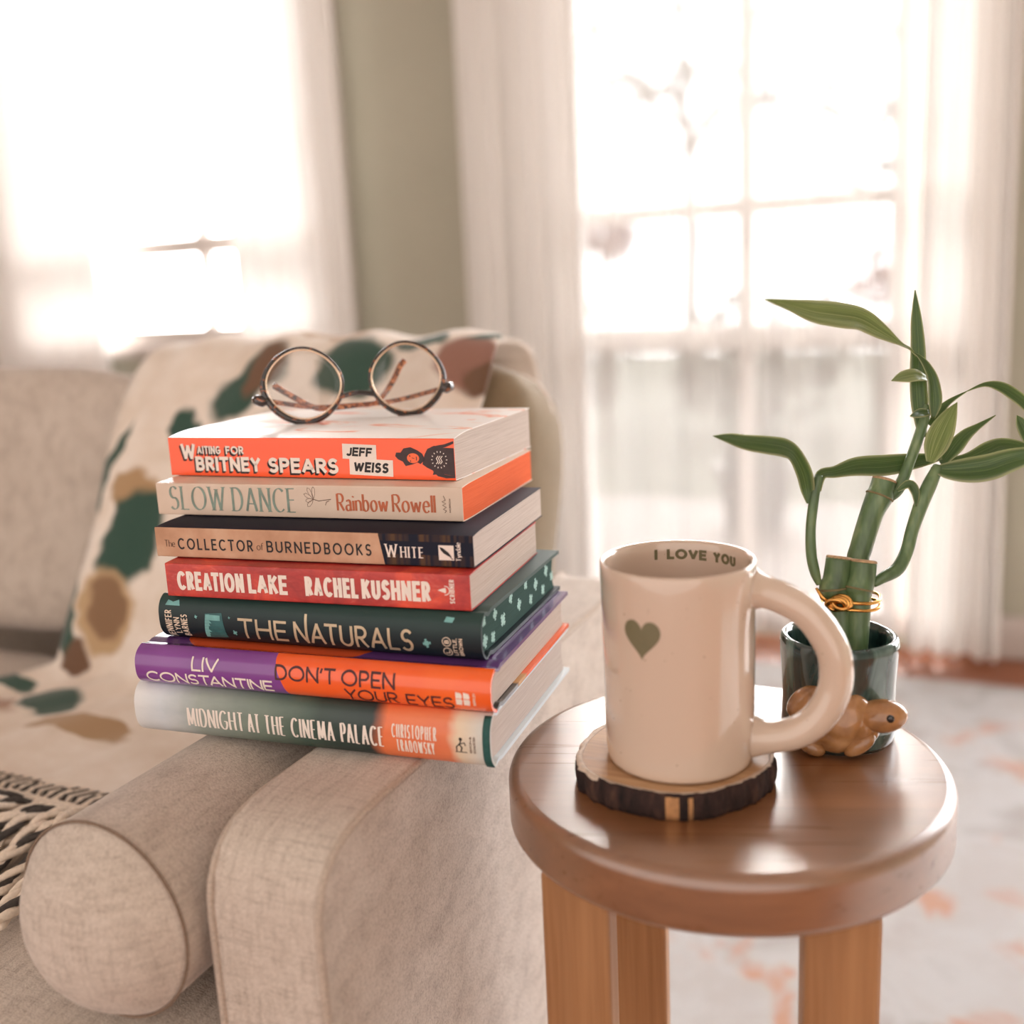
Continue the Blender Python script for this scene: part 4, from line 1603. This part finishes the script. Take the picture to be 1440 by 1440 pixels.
def hardback(mid, rz, L, T, Wd, cover, paper, label, bulge=.005, board=.0024, lining=None):
    e = tag(empty('hardcover_book', mid, math.radians(rz)), label, 'book', GROUP)

    def ysp(v):
        s_ = min(1, abs(2 * v / T - 1))
        return .003 - (bulge + .003) * (1 - s_ ** 2.8) ** .75

    NS = 26
    vs_ = [T * (.5 - .5 * math.cos(PI * k / NS)) for k in range(NS + 1)]
    sp = [(ysp(v), v) for v in reversed(vs_)]
    top = [(Wd, T), (Wd * .5, T), (.018, T), (.0125, T - .0001), (.0100, T - .0010), (.0082, T - .0012), (.0062, T - .0009), (.0045, T - .0002)]
    prof = top + sp + [(y, T - z) for y, z in reversed(top)]
    inner = []
    for k, (y, z) in enumerate(prof):
        if k < 3 or k > len(prof) - 4:
            inner.append((y, z - board if z > T / 2 else z + board))
            continue
        a, b = prof[max(k - 1, 0)], prof[min(k + 1, len(prof) - 1)]
        d = Vector((b[0] - a[0], b[1] - a[1])).normalized()
        nrm = Vector((-d.y, d.x))
        h_ = board if y > .0075 else board * .7
        inner.append((y + nrm.x * h_, z + nrm.y * h_))
    o = smooth_angle(extrude_profile('cover', prof, -L / 2, L / 2, cover, e, inner))
    z0, z1 = board + .00035, T - board - .00035
    ND = 14
    back = []
    for k in range(ND + 1):
        v = z0 + (z1 - z0) * k / ND
        back.append((ysp(v * .9 + T * .05) + board * .7 + .0012, v))
    fore = []
    for k in range(ND + 1):
        s_ = 2 * k / ND - 1
        fore.append((Wd - .004 - .004 * (1 - s_ * s_), z1 + (z0 - z1) * k / ND))
    pb = smooth_angle(extrude_profile('page_block', back + fore, -L / 2 + .0032, L / 2 - .0032, paper, e))
    for s_ in (-1, 1):
        hb = G()
        hb.tube([(s_ * (L / 2 - .0030), y - .0002, z) for y, z in back], .0008, 6)
        hb.build('headband', 'ink_cream', e, True)

    def surf(u, v, lift):
        v_ = min(max(v, .0004), T - .0004)
        dy = (ysp(v_ + .0002) - ysp(v_ - .0002)) / .0004
        k = 1 / math.sqrt(1 + dy * dy)
        return (u, ysp(v_) - lift * k, v_ + lift * dy * k)
    return e, surf


# ---- 1 (lowest)
nx_ = Vector((-math.sin(math.radians(5.1)), math.cos(math.radians(5.1)), 0))
e, sf = hardback((-.3567 + nx_.x * .003, .4692 + nx_.y * .003, .5886), 5.11, .2400, .0324, .158, 'cover_gradient', 'white_pages',
                 'grey-green and orange hardcover book at the bottom of the stack, lying on the sofa arm')
for w, a, b in (('MIDNIGHT', -80.9, -39.8), ('AT', -37.6, -28.4), ('THE', -25.6, -11.0), ('CINEMA', -7.2, 22.2), ('PALACE', 26.0, 54.5)):
    q = lay_text(w, a, b, 8.6, 21.0, t=.125, thin=.05, gap=.2, nib=0)
    decal('title_lettering', q, sf, 'ink_white', e)
decal('author_lettering', lay_text('CHRISTOPHER', 59.6, 87.6, 15.6, 23.6, t=.10, thin=.05, gap=.2, nib=0), sf, 'ink_white', e)
decal('author_lettering', lay_text('TRADOWSKY', 62, 86, 6.6, 14.4, t=.10, thin=.05, gap=.2, nib=0), sf, 'ink_white', e)
q = disc_quads(102.3, 18.4, 1.0, 1.0, 12) + stroke_quads([(102.3, 17.4), (101.6, 15), (103, 13.4), (102.2, 11)], .8) + stroke_quads([(101.8, 15.6), (104.6, 16.4), (105.2, 14.6)], .6) + stroke_quads([(101.7, 15.6), (99.6, 13.6), (99.8, 11)], .7) + stroke_quads([(98.8, 10.6), (106, 10.6)], .5)
decal('publisher_emblem', q, sf, 'ink_black', e)
q = rot_text('SIMON &', 107.6, 108.9, 10.4, 20.4, t=.2, gap=.2) + rot_text('SCHUSTER', 109.9, 111.2, 10.4, 20.4, t=.2, gap=.2)
decal('publisher_lettering', q, sf, 'ink_brown', e)
V, F = [], []
vv = [.0012 + (.0324 - .0024) * k / 20 for k in range(21)]
for v in vv:
    for u in (.1158, .12015):
        V.append(sf(u, v, .0004))
for k in range(20):
    F.append((2 * k, 2 * k + 1, 2 * k + 3, 2 * k + 2))
o = mesh('cloth_edge', V, F, 'cloth_teal', e, True)
m = o.modifiers.new('thickness', 'SOLIDIFY')
m.thickness = .0008
m.offset = 0
o['label'] = 'dark teal cloth edge'

# ---- 2
e, sf = hardback((-.353 - .095 * .003, .4699 + .003, .6212), 5.51, .2361, .0257, .157, 'cover_purple', 'cream_pages',
                 'glossy purple and orange hardcover book, second from the bottom of the stack', bulge=.006)
decal('author_lettering', lay_text('LIV', -76.5, -57.2, 13.4, 21.8, t=.15, gap=.24), sf, 'ink_white', e)
decal('author_lettering', lay_text('CONSTANTINE', -110.6, -20.4, 3.9, 11.2, t=.165, gap=.24), sf, 'ink_white', e)
for w, a, b, v0, v1 in (("DON'T", -18.1, 22.2, 12.2, 21.2), ('OPEN', 26, 60.2, 12.0, 21.4), ('YOUR', 27.2, 61.4, 2.6, 10.6), ('EYES', 66.3, 95.6, 2.4, 10.4)):
    decal('title_lettering', lay_text(w, a, b, v0, v1, t=.14, gap=.24), sf, 'ink_dark_red', e)
q = []
for du in (0, 4.6):
    u = 97.1 + du
    q += [(Vector((u, 6.2)), Vector((u + 3.6, 6.2)), Vector((u + 3.6, 7.6)), Vector((u + 4.0, 8.4)), Vector((u + 3.6, 9.9)), Vector((u, 9.9)))]
    q += [(Vector((u, 10.3)), Vector((u + 3.6, 10.3)), Vector((u + 3.9, 11.6)), Vector((u + 3.3, 13.4)), Vector((u, 14.0)))]
decal('publisher_emblem', q, sf, 'ink_white', e)
decal('publisher_lettering', rot_text('BERKLEY', 107.4, 108.9, 6.4, 14.2, t=.2, gap=.22), sf, 'ink_cream', e)

# ---- 3
e, sf = hardback((-.3546 - .08 * .002, .4848 + .002, .6472), 4.56, .2187, .0282, .148, 'cover_green', 'green_pages',
                 'dark green hardcover book with pale jigsaw pieces on its page edges, third from the bottom', bulge=.0045)
pb = [c for c in bpy.data.objects if c.parent == e and c.name.startswith('page_block')][0]
pb['label'] = 'dark green sprayed page edges with pale jigsaw pieces'
q = []
for y, z, r, a in ((9, 9, 3.0, .2), (8.5, 21, 2.4, .9), (22, 7.2, 2.7, .6), (27, 19.5, 2.6, .1), (40, 12, 3.2, .8), (55, 21, 2.6, .4), (70, 12.5, 2.9, .2), (84, 21.5, 2.6, .7), (93, 9, 2.7, .5), (104, 16, 3.0, .1), (119, 8, 2.8, .6), (127, 19, 3.0, .3), (139, 12, 2.6, .9)):
    q += jigsaw(y, z, r * 1.35, a, .62, .7)
decal('jigsaw_print', q, lambda u, v, l: (.2187 / 2 - .0032 + l, u, v), 'pale_green_print', pb, lift=.0001)
decal('author_lettering', rot_text('JENNIFER', -104.6, -99.6, .8, 19.6, t=.13, gap=.24), sf, 'ink_cream', e)
decal('author_lettering', rot_text('LYNN', -98.4, -94.0, 4.4, 15.2, t=.13, gap=.24), sf, 'ink_cream', e)
decal('author_lettering', rot_text('BARNES', -92.8, -88.0, 2.6, 17.4, t=.13, gap=.24), sf, 'ink_cream', e)
q = [tuple(Vector(p) for p in ((-77.5, 17.2), (-79.6, 18.9), (-62.6, 20.6), (-62.2, 18.4)))]
card = []
for k in range(8):
    a0, a1 = k / 8, (k + 1) / 8
    lo0, hi0 = Vector((-76.5 + 2 * a0, 2.4 + 16.4 * a0)), Vector((-60.2 - 2.2 * a0, 3.6 + 16.2 * a0))
    lo1, hi1 = Vector((-76.5 + 2 * a1, 2.4 + 16.4 * a1)), Vector((-60.2 - 2.2 * a1, 3.6 + 16.2 * a1))
    card.append((lo0, hi0, hi1, lo1))
o = decal('photo_card', card, sf, 'ink_teal_dark', e)
wh = []
for k in range(8):
    a0 = k / 8
    wh.append((Vector((-76.4 + .3 * k, 3.2 + 1.9 * k)), Vector((-73.4 + .3 * k + (k % 3), 3.4 + 1.9 * k)), Vector((-73.2 + .3 * k, 5.2 + 1.9 * k)), Vector((-76.1 + .3 * k, 5.0 + 1.9 * k))))
wh += rect(-73.6, 14.8, -63.6, 18.2, 3, 2)
decal('card_highlight', wh, sf, 'ink_teal', o, lift=.0003)
decal('speck', jigsaw(-81.4, 16.4, 1.3, .3), sf, 'ink_teal', e)
decal('speck', jigsaw(-54.0, 7.6, 1.9, .5), sf, 'ink_teal', e)
decal('speck', jigsaw(-57.0, 17.2, .9, .2), sf, 'ink_teal', e)
decal('title_lettering', lay_text('THE', -51, -16.6, 4.2, 17.4, t=.125, gap=.26), sf, 'ink_foil', e)
q = lay_text('NATURALS', -11.8, 67.0, 4.0, 17.8, t=.125, gap=.22)
xr = max(p.x for f in q[:18] for p in f) - .86
q += stroke_quads([(xr, 15.5 + j) for j in range(8)], 1.72)
decal('title_lettering', q, sf, 'ink_foil', e)
decal('jigsaw_emblem', jigsaw(75.4, 10.2, 3.0, .2), sf, 'ink_teal', e)
q = ring_quads(88.0, 5.6, 2.6, .45) + ring_quads(88.0, 12.0, 2.6, .45) + rot_text('L', 86.6, 89.4, 4.6, 6.6, t=.2) + rot_text('B', 86.6, 89.4, 10.9, 13.1, t=.2)
decal('publisher_emblem', q, sf, 'ink_cream', e)
q = rot_text('LITTLE,', 91.8, 94.2, 3.4, 14.4, t=.17, gap=.25) + rot_text('BROWN', 95.4, 97.8, 3.4, 14.4, t=.17, gap=.25)
decal('publisher_lettering', q, sf, 'ink_cream', e)
decal('speck', [tuple(Vector(p) for p in ((86.4, 23.2), (91.6, 23.0), (92.6, 25.4), (87.4, 25.8)))], sf, 'ink_teal', e)
decal('speck', [tuple(Vector(p) for p in ((-104.5, 22.4), (-93.5, 22.4), (-95.0, 25.6), (-99, 24.4), (-103, 25.4)))], sf, 'ink_teal', e)

# ---- 4
e, sf = paperback((-.3538, .4855, .6758), 6.37, .2019, .0221, .135, 'cover_red', 'cream_pages', 'mottled red paperback, fourth book from the bottom', st=.0006, sb=.0004)
for w, a, b in (('CREATION', -93.1, -45.6), ('LAKE', -42.8, -15.8), ('RACHEL', -3.9, 31.0), ('KUSHNER', 33.2, 76.8)):
    decal('title_lettering' if a < -10 else 'author_lettering', lay_text(w, a, b, 4.8, 16.8, t=.2, gap=.25), sf, 'ink_white', e)
q = [tuple(Vector(p) for p in ((81.2, 12.0), (83.4, 11.2), (86.0, 10.4), (86.4, 12.0), (86.0, 13.6), (83.4, 12.9)))] + stroke_quads(arc(85.8, 12.0, 2.6, 2.6, -100, 100, 12), .5)
decal('publisher_emblem', q, sf, 'ink_white', e)
decal('publisher_lettering', rot_text('SCRIBNER', 88.4, 91.4, 4.4, 18.6, t=.19, gap=.3), sf, 'ink_white', e)

# ---- 5
e, sf = paperback((-.3618, .4956, .6981), 6.33, .2139, .0204, .142, 'cover_navy_tan', 'white_pages', 'tan and navy paperback, fifth book from the bottom, under the cream one', st=.0012, sb=.0005)
decal('title_lettering', lay_text('The', -100.7, -92.8, 7.0, 11.4, t=.12, thin=.06, gap=.14), sf, 'ink_brown', e)
decal('title_lettering', lay_text('COLLECTOR', -90.8, -36.8, 5.6, 12.8, t=.15, gap=.38), sf, 'ink_black', e)
decal('title_lettering', lay_text('of', -34.4, -29.4, 6.8, 11.4, t=.11, thin=.06, gap=.1), sf, 'ink_brown', e)
decal('title_lettering', lay_text('BURNED', -27.4, 9.8, 5.6, 12.8, t=.15, gap=.38), sf, 'ink_black', e)
decal('title_lettering', lay_text('BOOKS', 11.8, 43.0, 5.6, 12.8, t=.15, gap=.38), sf, 'ink_black', e)
decal('author_lettering', lay_text('W', 51.4, 60.0, 5.4, 13.2, t=.14, thin=.06, serif=.06), sf, 'ink_white', e)
decal('author_lettering', lay_text('HITE', 61.2, 76.6, 5.4, 11.8, t=.16, thin=.07, gap=.28, serif=.05), sf, 'ink_white', e)
decal('publisher_emblem', rect(85.6, 4.6, 95.0, 13.4), sf, 'ink_white', e)
q = [tuple(Vector(p) for p in ((86.4, 12.4), (88.4, 11.8), (91.8, 9.2), (93.6, 6.6), (92.0, 6.8), (88.8, 8.6), (87.0, 10.6)))] + stroke_quads([(91.5, 8.4), (93.4, 5.8), (94.4, 5.2)], .5)
decal('publisher_emblem', q, sf, 'ink_black', e, lift=.0003)
decal('publisher_lettering', rot_text('Tyndale', 96.2, 99.2, 4.0, 15.4, t=.16, thin=.08, gap=.18), sf, 'ink_white', e)

# ---- 6
e, sf = paperback((-.3816, .5224, .7186), 5.87, .2162, .0222, .142, 'cover_cream', 'orange_pages', 'cream paperback with orange page edges, second book from the top', st=.0008, sb=.0006)
pb = [c for c in bpy.data.objects if c.parent == e and c.name.startswith('page_block')][0]
pb['label'] = 'orange sprayed page edges'
decal('title_lettering', lay_text('SLOW', -99.2, -55.4, 4.0, 19.6, t=.115, thin=.03, gap=.15, serif=.05), sf, 'ink_sage', e)
decal('title_lettering', lay_text('DANCE', -51.6, -3.6, 3.8, 19.4, t=.115, thin=.03, gap=.16, serif=.05), sf, 'ink_sage', e)
q = []
for k, (a, L_) in enumerate(((150, 7.2), (115, 8.2), (85, 8.0), (190, 5.6), (225, 6.4))):
    c_, s_ = math.cos(math.radians(a)), math.sin(math.radians(a))
    q += stroke_quads([(8.2 + c_ * L_ * t_ - s_ * w_, 12.6 + s_ * L_ * t_ + c_ * w_) for t_, w_ in ((0, 0), (.4, 1.1), (.8, 1.3), (1, .3), (.85, -.9), (.4, -1.0), (.05, -.1))], .22)
q += stroke_quads([(8.2, 12.6), (12, 11.6), (16, 12.2), (20.6, 12.8)], .4) + stroke_quads([(16.4, 9.0), (17.2, 11.0), (19.2, 11.8)], .35)
decal('flower_drawing', q, sf, 'ink_brown', e)
decal('author_lettering', lay_text('Rainbow', 24.1, 59.6, 5.6, 16.6, t=.14, thin=.05, gap=.19), sf, 'ink_rust', e)
decal('author_lettering', lay_text('Rowell', 61.8, 90.8, 5.6, 16.6, t=.14, thin=.05, gap=.19), sf, 'ink_rust', e)
q = stroke_quads([(96.4, 5.8), (97.6, 7.0), (95.6, 8.0), (97.6, 9.2), (95.2, 10.4), (97.4, 11.4), (95.0, 12.6), (97.2, 13.6), (96.0, 16.2)], .35) + rot_text('MORROW', 99.4, 100.5, 6.0, 14.6, t=.18, gap=.25)
decal('publisher_emblem', q, sf, 'ink_brown', e)

# ---- 7 (top)
e, sf = paperback((-.3894, .5397, .7409), 3.70, .2103, .0288, .140, 'cover_orange', 'white_pages', 'orange-spined paperback with white cover on top of the stack, under the glasses', st=.0026, sb=.0006, run=.028)


def block(txt, u0, u1, v0, v1, nm, **k):
    q = lay_text(txt, u0, u1, v0, v1, **k)
    sh = []
    for s_ in range(1, 5):
        sh += [tuple(p + Vector((-.32 * s_, -.34 * s_)) for p in f) for f in q]
    decal('lettering_shadow', sh, sf, 'ink_black', e, lift=.00008)
    decal(nm, q, sf, 'ink_white', e, lift=.0002)


block('W', -95.4, -83.6, 11.4, 22.6, 'title_lettering', t=.2)
block('AITING', -82.2, -63.6, 15.4, 20.8, 'title_lettering', t=.2, gap=.28)
block('FOR', -59.6, -45.4, 15.4, 20.8, 'title_lettering', t=.22, gap=.32)
block('BRITNEY', -84.4, -33.2, 4.0, 13.6, 'title_lettering', t=.23, gap=.32)
block('SPEARS', -27.4, 24.6, 3.6, 13.4, 'title_lettering', t=.23, gap=.32)


def panel(u0, u1, v0, v1, ang):
    c = Vector(((u0 + u1) / 2, (v0 + v1) / 2))
    R = Matrix.Rotation(math.radians(ang), 2)
    return R, c, [tuple(R @ (p - c) + c for p in f) for f in rect(u0, v0, u1, v1)]


for w, u0, u1, v0, v1, a in (('JEFF', 28.2, 52.2, 13.0, 22.6, -2), ('WEISS', 32.6, 63.2, 2.8, 13.2, -2)):
    R, c, q = panel(u0, u1, v0, v1, a)
    decal('name_panel', q, sf, 'ink_white', e, lift=.00012 if w == 'JEFF' else .00016)
    q = lay_text(w, u0 + 3, u1 - 3, v0 + 2.0, v1 - 2.0, t=.24, gap=.32)
    q = [tuple(R @ (p + Vector((.14 * (p.y - c.y), 0)) - c) + c for p in f) for f in q]
    decal('author_lettering', q, sf, 'ink_black', e, lift=.00026)
# small printed figure lying sideways: hair, face, dark T-shirt with a round badge
P_ = lambda *a: tuple(Vector(p) for p in a)
q = [P_((83.5, 10.5), (86.5, 8.4), (91, 6.4), (90, 4.0), (97, 4.6), (105.0, 3.4), (105.0, 20.6), (97.5, 20.8), (92.0, 22.0), (87.4, 20.0), (85.4, 16.6)),
     P_((96, 20.6), (99, 21.0), (105, 23.4), (105, 25.0), (99, 23.0), (92, 21.8)), P_((90, 6.6), (93.4, 3.2), (99.0, 2.0), (105, 2.2), (105, 3.4), (98.6, 4.2))]
decal('shirt_print', q, sf, 'ink_shirt', e)
q = [P_((65.2, 15.4), (66.0, 17.6), (69.0, 17.6), (71.2, 20.2), (76.0, 21.0), (80.4, 19.2), (83.8, 17.0), (85.4, 13.2), (82.2, 10.6), (80.2, 11.6), (77.0, 10.4), (72.0, 9.2), (70.2, 12.0), (67.0, 13.4))]
decal('hair_print', q, sf, 'ink_shirt', e)
q = disc_quads(77.4, 14.2, 4.2, 3.1, 20)
decal('face_print', q, sf, 'ink_orange', e, lift=.0002)
q = stroke_quads([(75.0, 16.0), (75.4, 15.2)], .6) + stroke_quads([(75.4, 12.8), (75.8, 12.0)], .6) + stroke_quads([(76.6, 14.4), (78.2, 14.1)], .35) + stroke_quads([(79.6, 15.2), (79.8, 14.0), (79.6, 12.9)], .5)
decal('face_print', q, sf, 'ink_shirt', e, lift=.00028)
q = []
for k in range(14):
    a = 2 * PI * k / 14
    q += stroke_quads([(95.0 + 4.5 * math.cos(a), 13.4 + 4.5 * math.sin(a)), (95.0 + 5.4 * math.cos(a), 13.4 + 5.4 * math.sin(a))], .55)
for du in (-1.4, 0, 1.4):
    q += stroke_quads([(95 + du - .8, 10.8), (95 + du + .5, 12.2), (95 + du - .5, 14.2), (95 + du + .8, 15.8)], .5)
decal('badge_print', q, sf, 'ink_white', e, lift=.0002)

# ================================================================== GLASSES
t = NT('tortoiseshell')
n1 = t.noise(260, 2, .5, None, .6)
t.set(t.ramp(n1, [(0.48, (24, 15, 16)), (0.60, (58, 30, 22)), (0.69, (170, 96, 56)), (0.8, (216, 148, 98))]), .15, coat=.7)
t = NT('amber_tortoise')
n1 = t.noise(300, 2, .5, None, .6)
t.set(t.ramp(n1, [(0.36, (60, 30, 22)), (0.48, (140, 74, 44)), (0.62, (206, 126, 80)), (0.75, (232, 170, 124))]), .15, coat=.7)
t = NT('rim_gold')
t.set((232, 206, 180), .2, metal=1.0)
t = NT('lens_glass')
tr = t.n.new('ShaderNodeBsdfTransparent')
tr.inputs[0].default_value = (.96, .96, .96, 1)
gl = t.n.new('ShaderNodeBsdfGlossy')
gl.inputs['Roughness'].default_value = .03
mx = t.n.new('ShaderNodeMixShader')
fr = t.n.new('ShaderNodeLayerWeight')
t.l.new(t.math('ADD', t.math('MULTIPLY', t.math('POWER', fr.outputs['Facing'], 5), .7), .04), mx.inputs[0])
t.l.new(tr.outputs[0], mx.inputs[1])
t.l.new(gl.outputs[0], mx.inputs[2])
t.l.new(mx.outputs[0], t.out.inputs[0])
t.n.remove(t.b)

GY = math.radians(42)
GM = Vector((-.3940, .6160, .7713))
gs = tag(empty('eyeglasses', GM, GY), 'folded tortoiseshell eyeglasses lying upside down on the top book', 'glasses')
LX, LA, LB = .0365, .0262, .0232
LEAN = math.radians(8)


def rim_pt(cx, a, off=0.0, fwd=0.0):
    x = cx + (LA + off) * math.cos(a)
    z = (LB + off) * math.sin(a) * (1 - .06 * math.cos(2 * a)) + LB + .0022
    return Vector((x, z * math.sin(LEAN) + fwd + .35 * (x / .06) ** 2 * .010, z * math.cos(LEAN)))


for s_ in (-1, 1):
    cx = LX * s_
    N_ = 80
    g = G()
    rad = []
    for k in range(N_):
        a = 2 * PI * k / N_
        low = max(0, -math.sin(a - .25 * s_)) ** .7
        rad.append(.0008 + .0014 * low + .0009 * max(0, math.cos(a) * s_) ** 2)
    g.loop([rim_pt(cx, 2 * PI * k / N_, .0006 + rad[k] * .4) for k in range(N_)], rad, 10)
    rim = g.build('rim', 'tortoiseshell', gs, True)
    g = G()
    g.loop([rim_pt(cx, 2 * PI * k / N_, -.0006, -.0006) for k in range(N_)], .0007, 8)
    g.build('rim_wire', 'rim_gold', rim, True)
    # lens with a slight curve and thickness
    V, F = [], []
    NR, NA = 6, 48
    for sf_ in (0, 1):
        for r in range(NR + 1):
            for k in range(NA):
                a = 2 * PI * k / NA
                c = rim_pt(cx, 0) * .5 + rim_pt(cx, PI) * .5
                p = rim_pt(cx, a, -.0008)
                w = max(r / NR, .001)
                V.append(c + (p - c) * w + Vector((0, -.0022 * (1 - w * w) + sf_ * .0012, 0)))
    K_ = (NR + 1) * NA
    for sf_ in (0, 1):
        for r in range(NR):
            for k in range(NA):
                k2 = (k + 1) % NA
                F.append((sf_ * K_ + r * NA + k, sf_ * K_ + r * NA + k2, sf_ * K_ + (r + 1) * NA + k2, sf_ * K_ + (r + 1) * NA + k))
    for k in range(NA):
        k2 = (k + 1) % NA
        F.append((NR * NA + k, NR * NA + k2, K_ + NR * NA + k2, K_ + NR * NA + k))
    mesh('lens', V, F, 'lens_glass', gs, True)
    # end piece with hinge
    g = G()
    a0 = rim_pt(cx, (0 if s_ > 0 else PI) - .42 * s_, .0008)
    g.tube([a0, a0 + Vector((.0042 * s_, .0010, -.0004)), a0 + Vector((.0078 * s_, .0030, .0004)), a0 + Vector((.0090 * s_, .0060, .0004))], [.0026, .0042, .0038, .0026], 14)
    ep = g.build('end_piece', 'tortoiseshell', gs, True)
    g = G()
    h_ = a0 + Vector((.0082 * s_, .0070, .0004))
    g.tube([h_ + Vector((0, 0, -.002)), h_ + Vector((0, 0, .002))], .0013, 10)
    g.build('hinge', 'rim_gold', ep, True)
    # folded temple: straight arm behind the lenses, then the ear hook, which rises because the frame is upside down
    yb = .011 if s_ > 0 else .019
    hx = h_.x
    if s_ > 0:
        tp_ = [(hx, h_.y, h_.z), (hx - .004 * s_, yb, h_.z - .001), (.030, yb + .002, .0085), (.0, yb + .003, .0070), (-.022, yb + .004, .0062), (-.031, yb + .005, .0085), (-.044, yb + .008, .0165), (-.056, yb + .011, .0250)]
    else:
        tp_ = [(hx, h_.y, h_.z), (hx + .004, yb, h_.z - .001), (-.030, yb + .002, .0075), (.0, yb + .003, .0065), (.012, yb + .003, .0062), (.020, yb + .004, .0095), (.030, yb + .006, .0210), (.037, yb + .008, .0320), (.041, yb + .009, .0360)]
    sp = spline(tp_, 8)
    n_ = len(sp)
    g = G()
    g.tube(sp, [.0018 + .0008 * max(0, (k / n_ - .55)) * 2 for k in range(n_ - 1)] + [.0012], 12)
    g.build('temple', 'amber_tortoise', gs, True)
g = G()
a_, b_ = rim_pt(-LX, -.45, .0010), rim_pt(LX, PI + .45, .0010)
m_ = (a_ + b_) / 2
g.tube(spline([a_, (a_ * .7 + b_ * .3) + Vector((0, -.0005, .0014)), m_ + Vector((0, -.0008, .0020)), (a_ * .3 + b_ * .7) + Vector((0, -.0005, .0014)), b_], 6), .0018, 12)
g.build('bridge', 'tortoiseshell', gs, True)
